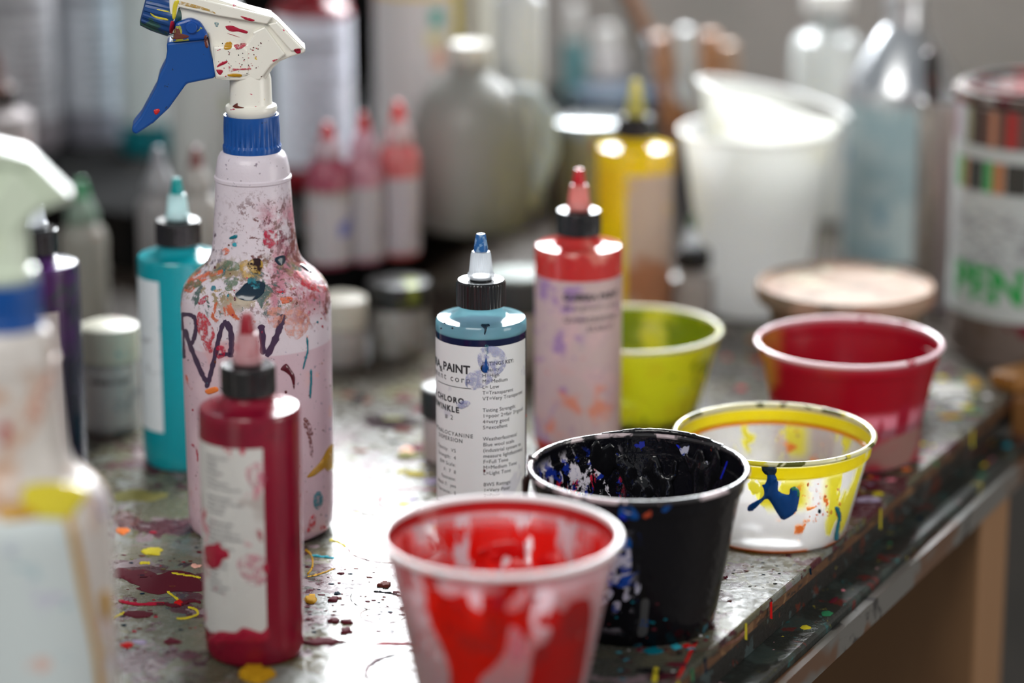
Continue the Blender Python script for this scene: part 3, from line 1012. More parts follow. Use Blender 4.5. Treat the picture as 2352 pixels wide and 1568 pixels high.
head_white = paintmat('ivory_plastic', (0.80, 0.78, 0.70), [L((0.50, 0.02, 0.08), 75, .70, .015, seed=3, st=(1, 1, 2.2)), L((0.65, 0.45, 0.02), 60, .68, .02, seed=8),
                      L((0.10, 0.03, 0.03), 330, .71, .02, seed=11)], 0.3)
noz_blue = paintmat('paint_streaked_nozzle', (0.004, 0.05, 0.20), [L((0.5, 0.48, 0.04), 90, .60, .03, seed=3, st=(.3, 1, 2)), L((0.02, 0.08, 0.07), 80, .52, .05, seed=7)], 0.35)
piv_blue = paintmat('paint_smeared_pivot', (0.002, 0.06, 0.30), [L((0.35, 0.36, 0.05), 110, .57, .04, seed=5), L((0.13, 0.04, 0.03), 70, .62, .03, seed=9)], 0.35)

def body_profile():
    q = [(1210, 0), (1208, 152), (1200, 166), (1190, 171.5), (1160, 173), (900, 175), (700, 176), (675, 174), (655, 168), (640, 158), (625, 143), (612, 126), (598, 112), (585, 105), (570, 100), (540, 96), (470, 90), (425, 87.5), (412, 87), (409, 89.5), (403, 89.5), (400, 86.5), (385, 85), (360, 80), (350, 74), (343, 64), (338, 60)]
    out = []
    for py, hw in q:
        out.append((hw * sc_mm, max(0.0, zc_(py))))
    z0 = out[0][1]
    return [(r, z - z0) for r, z in out]

def spray(name, label, x, y, bmat, hmat, nmat, pmat):
    o = root(name, label, 'spray bottle', x, y)
    prof = body_profile()
    body = link('bottle_body', lathe(prof, 96), bmat, o)
    k = sc_mm
    link('collar', lathe([(58 * k, zcol0 - .003), (67 * k, zcol0 - .003), (68 * k, zcol0 + .0005), (65 * k, zcol0 + .002), (65 * k, zcol0 + .010), (64 * k, zcol1 - .003), (63 * k, zcol1), (59 * k, zcol1), (57 * k, zcol1 - .002)], 160,
                          flute=(3, 4, 32, .0006)), SPRAYBLUE, o)
    zs = zc_(180)
    link('stem', lathe([(48 * k, zcol1 - .004), (58 * k, zcol1 + .0015), (60 * k, zcol1 + .0035), (58 * k, zcol1 + .0052), (50 * k, zcol1 + .0062), (48.5 * k, zcol1 + .0075), (47.5 * k, zs), (44 * k, zs + .004)], 72), hmat, o)
    hs = bevel(link('sprayer_housing', slab(housing, -.0085, .0085), hmat, o, smooth=0), .0022, 3)
    sp = bevel(link('side_panel', slab(sidepanel, -.0112, .0112), hmat, hs, smooth=0), .0016, 2)
    bevel(link('pump_block', slab(pumpb, -.0122, .0122), hmat, hs, smooth=0), .0014, 2)
    rd = bevel(link('top_ridge', slab(ridge, -.0118, .0118), hmat, hs, smooth=0), .0010, 2)
    tp = bevel(link('tail_recess', slab(tailcut, -.0100, .0100), hmat, hs, smooth=0), .0008, 2)
    bevel(link('trigger', slab(trig, -.0105, .0105), SPRAYBLUE, o, smooth=0), .0026, 3)
    pv = bevel(link('pivot_cover', slab(pivot, -.0130, .0130), pmat, o, smooth=0), .0015, 2)
    # pivot pin: short horizontal disc across the cover
    m = lathe([(0, 0), (.0034, 0), (.0034, .0012), (.0028, .0018), (0, .0018)], 24)
    m.transform(Matrix.Translation((piv[0], -.0129, piv[1])) @ Matrix.Rotation(pi / 2, 4, 'X'))
    link('pivot_pin', m, pmat, pv)
    a = Vector((noz_a.x, 0, noz_a.y)); b = Vector((noz_b.x, 0, noz_b.y))
    d = (b - a)
    m = lathe([(.0085, -.006), (.0124, -.001), (.0124, .001), (.0118, d.length * .6), (.0105, d.length + .0003), (.0085, d.length + .001), (.003, d.length + .001), (.002, d.length - .002)], 96, flute=(2, 4, 16, .0007))
    m.transform(Matrix.Translation(a) @ d.to_track_quat('Z', 'Y').to_matrix().to_4x4())
    link('nozzle', m, nmat, o)
    return o, body

sp_o, sp_b = spray('spray_bottle', 'tall stained spray bottle with blue trigger and hand-lettered RAV on its side', bx, by, spray_body, head_white, noz_blue, piv_blue)

# marker lettering
mk = Marks(sp_b, h=.0, eps=.00022)
ZL = (400, 500, 3.136)
for pts, wd in (([(52, 702), (60, 800), (66, 920), (72, 1012)], 8), ([(52, 698), (110, 697), (150, 725), (158, 800), (140, 880), (118, 905), (90, 850), (78, 800)], 9),
                ([(82, 800), (110, 900), (170, 1050), (205, 1130), (236, 1186)], 10), ([(232, 1225), (262, 1130), (296, 990), (322, 870), (352, 756)], 11),
                ([(350, 752), (385, 768), (410, 830), (414, 920), (404, 1005)], 14), ([(320, 988), (370, 982), (425, 975)], 8),
                ([(625, 768), (635, 850), (638, 985)], 15), ([(788, 695), (765, 770), (730, 870), (665, 1000)], 15)):
    mk.add(stroke(zc(pts, *ZL), wd, rnd, 6), FM['purple'])
mk.build('marker_lettering', sp_o)
mk = Marks(sp_b, h=.0004)
def zb(pts, mat, h=None, Z=ZL):
    mk.add(smooth_loop(zc(pts, *Z), 4), mat, h)
zb([(520, 470), (600, 455), (655, 475), (650, 520), (640, 550), (585, 590), (520, 598), (460, 580), (440, 550), (470, 520)], PT['navy'], .0003)
zb([(540, 430), (610, 440), (625, 510), (570, 520), (530, 480)], FM['teal'])
zb([(175, 680), (215, 690), (270, 770), (295, 850), (270, 900), (280, 960), (240, 970), (190, 870), (160, 760)], FM['red'])
zb([(300, 930), (350, 920), (370, 950), (360, 1000), (310, 1010)], FM['crimson'])
zb([(765, 1090), (805, 1050), (840, 1090), (870, 1150), (862, 1235), (840, 1150), (800, 1110)], PT['maroon'], .0006)
zb([(810, 680), (880, 660), (960, 700), (975, 780), (900, 870), (830, 865), (790, 780)], FM['salmon'])
zb([(680, 655), (800, 650), (800, 700), (740, 790), (680, 760)], FM['salmon'])
zb([(765, 575), (840, 570), (850, 600), (790, 620), (775, 612)], FM['orange'])
zb([(725, 290), (790, 270), (800, 310), (770, 345), (735, 325)], PT['navy'])
zb([(400, 140), (450, 120), (452, 145), (405, 155)], PT['teal'])
zb([(420, 185), (445, 180), (450, 205), (425, 205)], PT['cyan'])
zb([(905, 340), (930, 335), (990, 388), (980, 395), (940, 372)], PT['navy'])
zb([(830, 80), (870, 100), (900, 260), (910, 320), (860, 300), (830, 200)], FM['brown'])
zb([(1085, 480), (1130, 500), (1125, 620), (1100, 695), (1080, 640), (1090, 560)], FM['brown'])
zb([(215, 400), (340, 375), (370, 390), (300, 420), (230, 450), (160, 500), (120, 540), (60, 520), (50, 500)], FM['orange'])
zb([(60, 500), (130, 450), (180, 440), (200, 480), (120, 520)], FM['green'])
zb([(365, 440), (450, 430), (460, 470), (420, 520), (370, 520)], FM['green'])
zb([(350, 310), (450, 320), (470, 370), (380, 380)], FM['green'])
zb([(480, 320), (620, 300), (640, 370), (600, 420), (500, 430)], FM['ochre'])
zb([(520, 330), (600, 290), (640, 330), (610, 400), (560, 390)], FM['ring'])
zb([(650, 100), (700, 90), (745, 130), (740, 210), (680, 220), (640, 180)], FM['crimson'])
zb([(850, 390), (900, 380), (1000, 470), (1090, 490), (1090, 540), (980, 520), (880, 450)], FM['red'])
zb([(325, 260), (370, 215), (400, 240), (370, 270)], FM['orange'])
zb([(225, 1240), (300, 1215), (320, 1245), (260, 1270), (235, 1265)], PT['orange'])
zb([(175, 600), (225, 560), (250, 575), (205, 625), (180, 625)], FM['crimson'])
zb([(270, 495), (295, 490), (300, 520), (265, 525)], FM['teal'])
zb([(290, 520), (340, 510), (335, 530), (295, 535)], FM['ochre'])
mk.add(stroke(zc([(955, 860), (962, 950), (945, 1020), (928, 1090)], *ZL), 4, rnd), PT['teal'])
mk.add(stroke(zc([(985, 1090), (985, 1180), (978, 1300)], *ZL), 5, rnd), PT['teal'])
mk.add(stroke(zc([(85, 1130), (105, 1190), (135, 1245)], *ZL), 5, rnd), FM['orange'])
mk.add(stroke(zc([(700, 515), (760, 535), (830, 520), (885, 500)], *ZL), 5, rnd), FM['red'])
mk.add(stroke(zc([(935, 1440), (975, 1500), (990, 1568)], *ZL), 8, rnd), FM['brown'])
mk.add(smooth_loop([(735, 1060), (752, 1030), (766, 1020), (768, 1065), (750, 1072), (722, 1092), (705, 1094)], 4), PT['ochre'])
mk.add(smooth_loop([(755, 1040), (762, 1045), (765, 1075), (750, 1080), (745, 1060)], 4), PT['ochre'])
mk.add(smooth_loop([(722, 1135), (735, 1128), (742, 1150), (730, 1170), (720, 1160)], 4), FM['teal'])
mk.add(smooth_loop([(712, 1190), (725, 1180), (722, 1210), (705, 1222)], 4), FM['red'])
mk.add(smooth_loop([(738, 1205), (756, 1215), (745, 1230), (736, 1220)], 4), FM['red'])
mk.add(stroke([(698, 970), (712, 1010), (716, 1050)], 7, rnd), FM['brown'])
mk.add(stroke([(440, 1020), (452, 1030), (455, 1060)], 5, rnd), FM['crimson'])
for _ in range(120):
    cx, cy = rnd.uniform(425, 760), rnd.uniform(560, 1200)
    rr = rnd.uniform(.8, 3.0)
    mk.add(blob(cx, cy, rr, rr * rnd.uniform(.8, 1.8), rnd, 6), rnd.choice([PT['crimson'], PT['maroon'], FM['lav'], FM['salmon'], PT['brown'], FM['pink'], PT['teal']]))
mk.build('paint_stains', sp_o)

# marks on the sprayer head
hs = [c for c in sp_o.children if c.name.startswith('sprayer_housing')][0]
tg = [c for c in sp_o.children if c.name.startswith('trigger')][0]
for o_ in (hs,):
    pass
mk = Marks(sp_b, h=.0002)
bpy.context.view_layer.update()
dg = bpy.context.evaluated_depsgraph_get()
vs, fs = [], []
for o_ in [hs] + list(hs.children) + [tg] + [c for c in sp_o.children if c.name.startswith(('stem', 'collar', 'pivot_cover', 'nozzle'))]:
    ev = o_.evaluated_get(dg)
    me = ev.to_mesh()
    off = len(vs)
    vs += [o_.matrix_world @ v.co for v in me.vertices]
    fs += [tuple(off + i for i in p_.vertices) for p_ in me.polygons]
    ev.to_mesh_clear()
mk.bvh = BVHTree.FromPolygons(vs, fs)
zb([(980, 265), (1050, 265), (1110, 290), (1200, 320), (1190, 345), (1110, 325), (1040, 325), (990, 300)], PT['crimson'], Z=HZ)
zb([(990, 340), (1060, 360), (1130, 385), (1040, 360)], PT['crimson'], Z=HZ)
zb([(1130, 165), (1200, 180), (1275, 205), (1250, 218), (1180, 200)], PT['crimson'], Z=HZ)
zb([(435, 60), (460, 5), (500, 10), (480, 70), (460, 185), (430, 185)], PT['yellow'], Z=HZ)
zb([(500, 10), (700, 60), (840, 110), (870, 140), (760, 105), (500, 45)], FM['ochre'], Z=HZ)
zb([(980, 440), (1035, 430), (1040, 490), (1000, 510), (960, 500)], PT['ochre'], Z=HZ)
zb([(1065, 465), (1130, 445), (1195, 450), (1160, 490), (1110, 510), (1075, 490)], FM['crimson'], Z=HZ)
zb([(1000, 765), (1060, 755), (1140, 765), (1130, 795), (1050, 790), (1005, 782)], PT['ochre'], Z=HZ)
zb([(885, 690), (930, 640), (995, 625), (985, 650), (920, 680)], PT['crimson'], Z=HZ)
zb([(885, 715), (950, 725), (925, 770), (895, 750)], PT['crimson'], Z=HZ)
zb([(1010, 680), (1040, 700), (1110, 705), (1230, 700), (1225, 720), (1100, 722), (1020, 745)], FM['crimson'], Z=HZ)
zb([(410, 230), (440, 215), (450, 260), (430, 335), (400, 330)], PT['crimson'], Z=HZ)
zb([(1680, 510), (1740, 500), (1750, 540), (1710, 550)], PT['crimson'], Z=HZ)
zb([(1460, 620), (1540, 595), (1520, 610), (1470, 635)], FM['crimson'], Z=HZ)
zb([(865, 230), (905, 235), (895, 275), (870, 265)], FM['teal'], Z=HZ)
zb([(420, 375), (480, 340), (600, 370), (560, 395), (440, 405)], PT['brown'], Z=HZ)
zb([(455, 290), (500, 300), (510, 360), (450, 365)], PT['brown'], Z=HZ)
zb([(755, 380), (790, 370), (800, 480), (770, 480)], PT['brown'], Z=HZ)
zb([(1050, 1095), (1100, 1060), (1110, 1090), (1170, 1110), (1090, 1115)], PT['brown'], Z=HZ)
zb([(990, 920), (1002, 930), (1010, 1050), (995, 1030)], PT['maroon'], Z=HZ)
zb([(240, 1130), (290, 1120), (300, 1145), (265, 1180), (245, 1165)], PT['red'], .001, Z=HZ)
zb([(205, 130), (260, 165), (370, 190), (380, 210), (270, 190), (215, 155)], PT['yellow'], Z=HZ)
zb([(270, 95), (370, 110), (390, 125), (300, 110)], PT['yellow'], Z=HZ)
for _ in range(60):
    cx, cy = rnd.uniform(500, 600), rnd.uniform(95, 175)
    rr = rnd.uniform(.5, 1.6)
    mk.add(blob(cx, cy, rr, rr, rnd, 5), rnd.choice([PT['crimson'], PT['maroon'], PT['brown'], PT['black']]))
mk.build('head_stains', sp_o)

# front spray bottle at the left edge
fx, fy = rim_base(10, 688, (zcol0 + zcol1) / 2)
front_body = paintmat('orange_stained_white', (0.70, 0.66, 0.62), [L((0.62, 0.40, 0.28), 22, .52, .12, z=(.12, .24), seed=3, f=.02), L((0.75, 0.35, 0.15), 18, .60, .08, z=(.16, .24), seed=9, f=.02),
                      L((0.55, 0.5, 0.62), 25, .62, .08, seed=14), L((0.65, 0.35, 0.35), 30, .64, .06, seed=19), L((0.5, 0.3, 0.1), 30, .64, .06, seed=25, x=(.02, None))], 0.3, trans=.2)
fr_o, fr_b = spray('spray_bottle', 'pale-headed spray bottle with yellow drips over its label, cut by the left edge', fx, fy, front_body,
                   paintmat('pale_green_plastic', (0.60, 0.68, 0.54), [L((0.55, 0.6, 0.35), 15, .58, .1)], 0.3), SPRAYBLUE, SPRAYBLUE)
mk = Marks(fr_b, h=.0, eps=.0004)
flab = paintmat('bleached_label', (0.60, 0.66, 0.66), [L((0.5, 0.45, 0.62), 30, .62, .06), L((0.35, 0.5, 0.55), 40, .64, .05, seed=6), L((0.7, 0.45, 0.38), 25, .62, .06, seed=9)], .5)
mk.add(smooth_line([(-70, 1190), (0, 1192), (80, 1193), (150, 1195)], 4) + smooth_line([(160, 1200), (185, 1300), (205, 1420), (220, 1600)], 5) + smooth_line([(220, 1700), (100, 1700), (-70, 1690)], 5), flab, grid=12)
mk.build('paper_label', fr_o)
mk = Marks(fr_b, h=.0006, eps=.0006)
mk.add(smooth_loop([(55, 1120), (120, 1108), (190, 1118), (198, 1140), (175, 1170), (165, 1190), (130, 1192), (60, 1180)], 4), PT['yellow'])
mk.add(smooth_loop([(0, 1165), (60, 1160), (90, 1185), (40, 1196), (0, 1196)], 4), PT['ochre'])
mk.add(stroke([(155, 1180), (172, 1260), (190, 1360), (210, 1450), (225, 1545), (232, 1640)], [20, 13]), PT['ochre'])
mk.add(smooth_loop([(228, 1365), (246, 1355), (252, 1400), (245, 1428), (232, 1410)], 4), PT['ochre'])
mk.add(smooth_loop([(0, 965), (22, 970), (20, 1015), (0, 1015)], 4), FM['crimson'])
mk.add(smooth_loop([(60, 960), (110, 850), (118, 880), (85, 970)], 4), FM['salmon'])
mk.add(smooth_loop([(215, 1130), (240, 1140), (240, 1200), (222, 1180)], 4), FM['lav'])
mk.add(smooth_loop([(40, 1250), (35, 1275), (15, 1270), (20, 1248)], 4), FM['lav'])
mk.build('yellow_drips', fr_o)

# ------------------------------------------------------------------ deli cups
def cup(name, label, x, y, R, H, wallm, rimm, base=0.70, inner=None, puddle=None, z=0.0, tilt=None, group=None, cat='cup', paintfloor=None, flare=.93):
    o = root(name, label, cat, x, y, z, tilt=tilt, group=group)
    rb = R * base
    rt = R * flare
    st_ = H - .011
    t = .0007
    outer = [(rb * .90, .0022), (rb * .93, .0), (rb * .97, .0), (rb, .0014)]
    for i in range(1, 9):
        f = i / 8
        outer.append((rb + (rt - rb) * f, .0014 + (st_ - .0014) * f))
    outer += [(rt + .0012, st_ + .0006), (R * .968, H - .002)]
    inn = [(r - t, zz) for r, zz in reversed(outer[3:])]
    prof = [(0, .0022)] + outer + inn + [(rb * .90, .0030), (0, .0030)]
    wall = link('cup_wall', lathe(prof, 96), wallm, o)
    rr = .0016
    tor = [(R * .968 + .0006 + rr * cos(a) * 1.1, H - .0012 + rr * sin(a)) for a in [i * 2 * pi / 10 for i in range(11)]]
    link('rim', lathe(tor, 96, bot=False, top=False), rimm, o)
    if inner:
        t2 = t + .00012
        ip = [(r - t2, zz) for r, zz in outer[3:12]]
        if inner[1]:
            ip = [q for q in ip if inner[1][0] <= q[1] <= inner[1][1]]
        ip = ip + [(outer[-1][0] - t2, outer[-1][1] - .0005)] if not inner[1] or inner[1][1] >= H else ip
        link('paint_film', lathe(ip, 96, bot=False, top=False), inner[0], o)
    if puddle:
        zz = puddle[0]
        f = (zz - .0014) / (st_ - .0014)
        rp = (rb + (rt - rb) * f) - t - .0003
        link('paint_puddle', lathe([(0, zz), (rp * .9, zz), (rp, zz + .0006), (rp * .99, .0034), (0, .0034)][::-1], 72), puddle[1], o)
    return o, wall

def cupplastic(name, base=(0.78, 0.74, 0.76), clear=.30, layers=(), trans=.45, tint=(1, 1, 1), rough=.25):
    return paintmat(name, base, list(layers), rough, trans=trans, clear=clear, clear_tint=tint, bump=.15, bsc=200)

# red cup, front
q = P(1151, 1225, .105)
redl = [L((0.72, 0.008, 0.004), 26, .465, .02, st=(1.2, 1.2, .45), seed=3.3, det=7, rg=.6, z=(None, .082), f=.012), L((0.72, 0.008, 0.004), 55, .50, .02, st=(1.2, 1.2, .28), seed=8, det=7, z=(.02, .095), f=.008),
        L((0.45, 0.006, 0.006), 9, .2, .05, z=(.097, None), f=.001, seed=2)]
red_film = paintmat('red_paint_film', (0.72, 0.008, 0.004), redl + [L((0.75, 0.01, 0.004), 14, .44, .03, seed=11, z=(.01, .07), y=(None, 0), f=.012)], .18, trans=.35, clear=.93, bump=.5, bsc=90)
rc_o, rc_w = cup('plastic_cup', 'red-smeared translucent plastic cup, nearest of the row of cups', q.x, q.y, .0588, .105,
                 cupplastic('hazy_pink_plastic', (0.80, 0.64, 0.68), .55, [L((0.62, 0.012, 0.008), 40, .63, .02, st=(1.2, 1.2, .3), seed=6), L((0.03, 0.03, 0.1), 120, .76, .01, seed=9)]),
                 paintmat('pale_cup_rim', (0.95, 0.9, 0.9), [L((0.7, 0.1, 0.1), 60, .69, .03)], .25, trans=.3), base=.62, inner=(red_film, None),
                 puddle=(.008, paintmat('thick_red_paint', (0.62, 0.006, 0.005), (), .15, bump=.8, bsc=90)))
mk = Marks(rc_w, h=.0, eps=.00015)
ZR = (800, 950, 2.537)
redskin = paintmat('red_paint_through_plastic', (0.80, 0.012, 0.003), [L((0.62, 0.02, 0.012), 60, .5, .1)], .25, trans=.45)
darkskin = paintmat('deep_red_paint_through_plastic', (0.55, 0.01, 0.008), [L((0.72, 0.25, 0.22), 70, .60, .05, st=(1, 1, .35)), L((0.40, 0.02, 0.02), 50, .5, .1, seed=4)], .25, trans=.4)
def zr(pts, m):
    mk.add(smooth_loop(zc(pts, *ZR), 4), m)
zr([(425, 925), (500, 950), (545, 1040), (610, 1060), (690, 1040), (715, 1110), (780, 1150), (850, 1135), (960, 1150), (1040, 1130), (1055, 1300), (980, 1250), (940, 1250), (915, 1380), (850, 1470), (760, 1568), (780, 1750), (600, 1750), (590, 1500), (540, 1350), (470, 1200), (450, 1060)], redskin)
zr([(1100, 1230), (1130, 1150), (1160, 1180), (1190, 1120), (1250, 1150), (1300, 1090), (1390, 1070), (1420, 1130), (1410, 1260), (1385, 1420), (1350, 1600), (1320, 1750), (1040, 1750), (1060, 1500), (1080, 1380), (1150, 1330), (1180, 1250)], darkskin)
zr([(860, 900), (900, 900), (905, 1120), (840, 1120)], FM['red'])
zr([(600, 900), (720, 900), (690, 1000), (640, 990), (590, 960)], FM['red'])
zr([(300, 880), (340, 900), (370, 1010), (340, 1020), (315, 950)], darkskin)
zr([(960, 1260), (990, 1230), (1000, 1300), (1040, 1380), (980, 1450), (940, 1400)], FM['pink'])
zr([(1075, 1055), (1095, 1050), (1100, 1080), (1080, 1085)], PT['navy'])
zr([(500, 935), (560, 930), (555, 955), (520, 960)], FM['purple'])
for _ in range(45):
    cx, cy = rnd.uniform(950, 1370), rnd.uniform(1330, 1500)
    mk.add(blob(cx, cy, rnd.uniform(1.5, 5), rnd.uniform(2, 12), rnd, 6), rnd.choice([darkskin, FM['red'], FM['pink']]))
mk.build('red_smears', rc_o)
# a thick clot of paint sliding down inside the red cup
bm = bmesh.new()
rr_ = random.Random(5)
for k in range(26):
    a = pi + rr_.uniform(-.25, 1.0)
    zz = rr_.uniform(.055, .085) - .012 * abs(a - pi - .3)
    R0 = .0588 * (.62 + (.93 - .62) * zz / .094) - .002
    s_ = rr_.uniform(.0025, .006)
    bmesh.ops.create_icosphere(bm, subdivisions=2, radius=s_, matrix=Matrix.Translation((R0 * sin(-a), -R0 * cos(a), zz)) @ Matrix.Rotation(-a, 4, 'Z') @ Matrix.Diagonal((1.5, .35, .9, 1)))
lumps('paint_clot', bm, paintmat('glossy_red_paint', (0.60, 0.006, 0.006), (), .12, bump=.6, bsc=200), rc_o)

# black cup
q = P(1466, 1069, .088)
patch = dict(det=7, rg=.7)
bl_layers = [L((0.004, 0.004, 0.006), 1, -1, .1, seed=1),
             # inside left: red, blue and white streaks show through
             L((0.75, 0.70, 0.78), 75, .52, .02, seed=12, x=(-.058, -.012), y=(.008, None), z=(.034, .080), st=(1.4, 1.4, .5), f=.004, **patch),
             L((0.55, 0.02, 0.05), 90, .55, .03, seed=15, x=(-.05, -.010), y=(.008, None), z=(.028, .072), st=(1.2, 1.2, .5), f=.004, **patch),
             L((0.01, 0.03, 0.30), 90, .53, .03, seed=19, x=(-.056, -.008), y=(.008, None), z=(.03, .080), f=.004, **patch),
             # outside, lower left: bare plastic
             L((0.62, 0.62, 0.70), 60, .50, .02, seed=23, x=(-.030, -.004), y=(None, -.01), z=(.012, .066), f=.006, **patch),
             L((0.01, 0.06, 0.35), 75, .56, .03, seed=27, x=(-.034, .0), y=(None, -.01), z=(.03, .085), f=.004, **patch),
             L((0.02, 0.10, 0.14), 55, .62, .02, seed=31, y=(None, -.01), z=(None, .02), f=.004),
             L((0.004, 0.004, 0.006), 70, .55, .02, seed=35, x=(-.058, -.0), f=.01, **patch),
             L((0.01, 0.02, 0.28), 80, .70, .02, seed=37, y=(.0, None)),
             L((0.35, 0.05, 0.02), 110, .73, .015, seed=41),
             L((0.7, 0.72, 0.8), 95, .70, .012, seed=43, y=(.02, None), z=(.045, .075), f=.004)]
black_skin = paintmat('black_paint_skin', (0.004, 0.004, 0.006), bl_layers[1:], .14, bump=.9, bsc=110, spec=.3)
bk_o, bk_w = cup('paint_cup', 'plastic cup coated all over in glossy black paint', q.x, q.y, .0600, .088, black_skin,
                 paintmat('black_painted_rim', (0.03, 0.028, 0.03), [L((0.55, 0.45, 0.47), 60, .50, .05, seed=3)], .14, bump=.5, bsc=150), base=.71,
                 puddle=(.007, paintmat('wet_black_paint', (0.004, 0.004, 0.005), (), .08, bump=.5, bsc=60)))
mk = Marks(bk_w, h=.0, eps=.00015)
ZK = (800, 950, 2.537)
def zk(pts, m):
    mk.add(smooth_loop(zc(pts, *ZK), 4), m)
lil = paintmat('lilac_white_bare_plastic', (0.55, 0.55, 0.68), [L((0.02, 0.05, 0.30), 160, .53, .03), L((0.005, 0.005, 0.01), 120, .57, .02, seed=5)], .3, trans=.2)
zk([(1560, 740), (1600, 770), (1635, 775), (1650, 850), (1640, 930), (1590, 950), (1560, 990), (1520, 950), (1500, 860), (1530, 800)], lil)
zk([(1590, 730), (1640, 725), (1648, 780), (1600, 790)], PT['blue'])
zk([(1480, 1050), (1530, 1020), (1545, 1050), (1510, 1100), (1470, 1120)], lil)
zk([(1610, 1040), (1655, 1030), (1650, 1060), (1620, 1090), (1600, 1080)], lil)
zk([(1670, 990), (1700, 975), (1702, 1020), (1685, 1050), (1668, 1030)], lil)
zk([(1545, 1100), (1585, 1095), (1580, 1140), (1540, 1170)], lil)
zk([(1710, 1088), (1752, 1085), (1745, 1180), (1740, 1280), (1686, 1290), (1700, 1190)], plain('grey_smear', (0.06, 0.062, 0.065), .3))
zk([(1585, 545), (1640, 530), (1690, 590), (1680, 620), (1620, 610), (1580, 610)], PT['blue'])
zk([(1600, 545), (1640, 545), (1650, 580), (1610, 575)], lil)
zk([(1580, 600), (1610, 580), (1620, 620)], PT['ultra'])
zk([(1825, 560), (1870, 520), (1888, 530), (1850, 570)], PT['blue'])
zk([(2015, 285), (2050, 300), (2090, 275), (2098, 325), (2060, 320), (2030, 335), (2008, 315)], lil)
zk([(1985, 270), (2020, 280), (2010, 300)], PT['ultra'])
zk([(1930, 185), (1985, 175), (1975, 235), (1945, 240)], lil)
zk([(1910, 180), (1935, 190), (1940, 215)], PT['ultra'])
mk.add(stroke(zc([(2210, 275), (2190, 330), (2170, 380)], *ZK), 3), PT['ultra'])
for _ in range(14):
    mk.add(blob(rnd.uniform(1380, 1640), rnd.uniform(1380, 1450), rnd.uniform(2, 6), rnd.uniform(1.5, 4), rnd, 6), rnd.choice([PT['teal'], PT['teal'], PT['maroon'], PT['blue']]))
mk.build('bare_patches', bk_o)
# thick ridges of black paint inside and over the back rim
bm = bmesh.new()
rr_ = random.Random(11)
for k in range(60):
    a = pi + rr_.uniform(-.95, .45)
    zz = rr_.uniform(.028, .0770)
    R0 = .060 * (.71 + (.93 - .71) * zz / .077) - .0012
    s_ = rr_.uniform(.002, .0055)
    bmesh.ops.create_icosphere(bm, subdivisions=2, radius=s_, matrix=Matrix.Translation((R0 * sin(a) , -R0 * cos(a), zz)) @ Matrix.Rotation(a, 4, 'Z') @ Matrix.Diagonal((1.1, .22, 2.3, 1)))
for k in range(30):
    a = pi + .35 - k * .045
    hgt = .0022 * sin(pi * k / 29)
    R0 = .0592
    bmesh.ops.create_icosphere(bm, subdivisions=2, radius=.0022 + rr_.uniform(0, .0006), matrix=Matrix.Translation((R0 * sin(a), -R0 * cos(a), .0868 + hgt)) @ Matrix.Rotation(a, 4, 'Z') @ Matrix.Diagonal((1.6, .8, 1.0, 1)))
lumps('paint_ridges', bm, paintmat('thick_black_paint', (0.005, 0.005, 0.006), (), .10, bump=.4, bsc=120), bk_o, .0009, 22)
# torn skin hanging off the left rim
flap = []
M0 = bk_o.matrix_basis.copy()
pts = [(-.0575, -.012, .0865), (-.0600, -.010, .082), (-.0605, -.008, .074), (-.0590, -.010, .066), (-.0585, -.012, .060)]
m = tube([Vector(p_) for p_ in pts], [.0016, .0022, .0017, .0024, .0010], 8)
flapo = link('dried_paint_flap', m, plain('dried_dark_paint', (0.02, 0.008, 0.007), .3), bk_o)
m = tube([Vector(p_) for p_ in [(-.0580, -.011, .068), (-.0625, -.010, .0665), (-.066, -.009, .0665)]], [.0018, .0012, .0003], 8)
link('dried_paint_flap', m, plain('dried_red_paint', (0.10, 0.02, 0.015), .3), bk_o)
m = tube([Vector(p_) for p_ in [(-.055, .010, .087), (-.0585, .009, .0885), (-.0595, .008, .086)]], [.0006, .0022, .0010], 8)
link('dried_paint_flap', m, plain('dried_dark_paint', (0.015, 0.008, 0.007), .3), bk_o)

# yellow cup
q = P(1779, 991, .061)
yl = [L((0.78, 0.68, 0.02), 14, .30, .05, z=(.049, .0575), f=.0008, seed=2), L((0.80, 0.74, 0.12), 45, .50, .02, z=(.030, .050), seed=5, f=.005, det=7, st=(1, 1, .6), x=(-.05, .02)),
      L((0.80, 0.74, 0.10), 60, .52, .02, st=(1, 1, .12), z=(.006, .05), seed=9, f=.004, x=(.030, None)),
      L((0.80, 0.30, 0.08), 90, .60, .03, seed=12, z=(.01, .045), x=(.005, .04), f=.005, det=8), L((0.75, 0.30, 0.01), 9, .2, .05, z=(.0485, .0505), y=(.0, None), f=.0006, seed=14),
      L((0.55, 0.14, 0.02), 20, .35, .05, z=(None, .0022), f=.0012, seed=17), L((0.6, 0.45, 0.2), 240, .66, .02, seed=21, y=(.01, None), z=(.02, .048), f=.004)]
yc_o, yc_w = cup('plastic_cup', 'short yellow-rimmed translucent cup with a blue paint drip', q.x, q.y, .0598, .061,
                 cupplastic('milky_plastic', (0.80, 0.78, 0.78), .62, yl, trans=.5), paintmat('yellow_stained_rim', (0.75, 0.72, 0.45), [L((0.12, 0.12, 0.02), 55, .56, .04), L((0.7, 0.6, 0.03), 45, .56, .04, seed=5)], .2, trans=.2), base=.73)
mk = Marks(yc_w, h=.0009, eps=.0002)
ZY = (1500, 850, 2.184)
zb([(550, 478), (605, 482), (612, 520), (628, 560), (630, 605), (680, 622), (688, 592), (712, 583), (735, 608), (732, 650), (715, 708), (655, 750), (620, 712), (592, 665), (565, 645), (505, 700), (476, 704), (482, 675), (548, 636), (556, 600), (546, 575), (562, 568), (572, 530)], PT['blue'], .0010, Z=ZY)
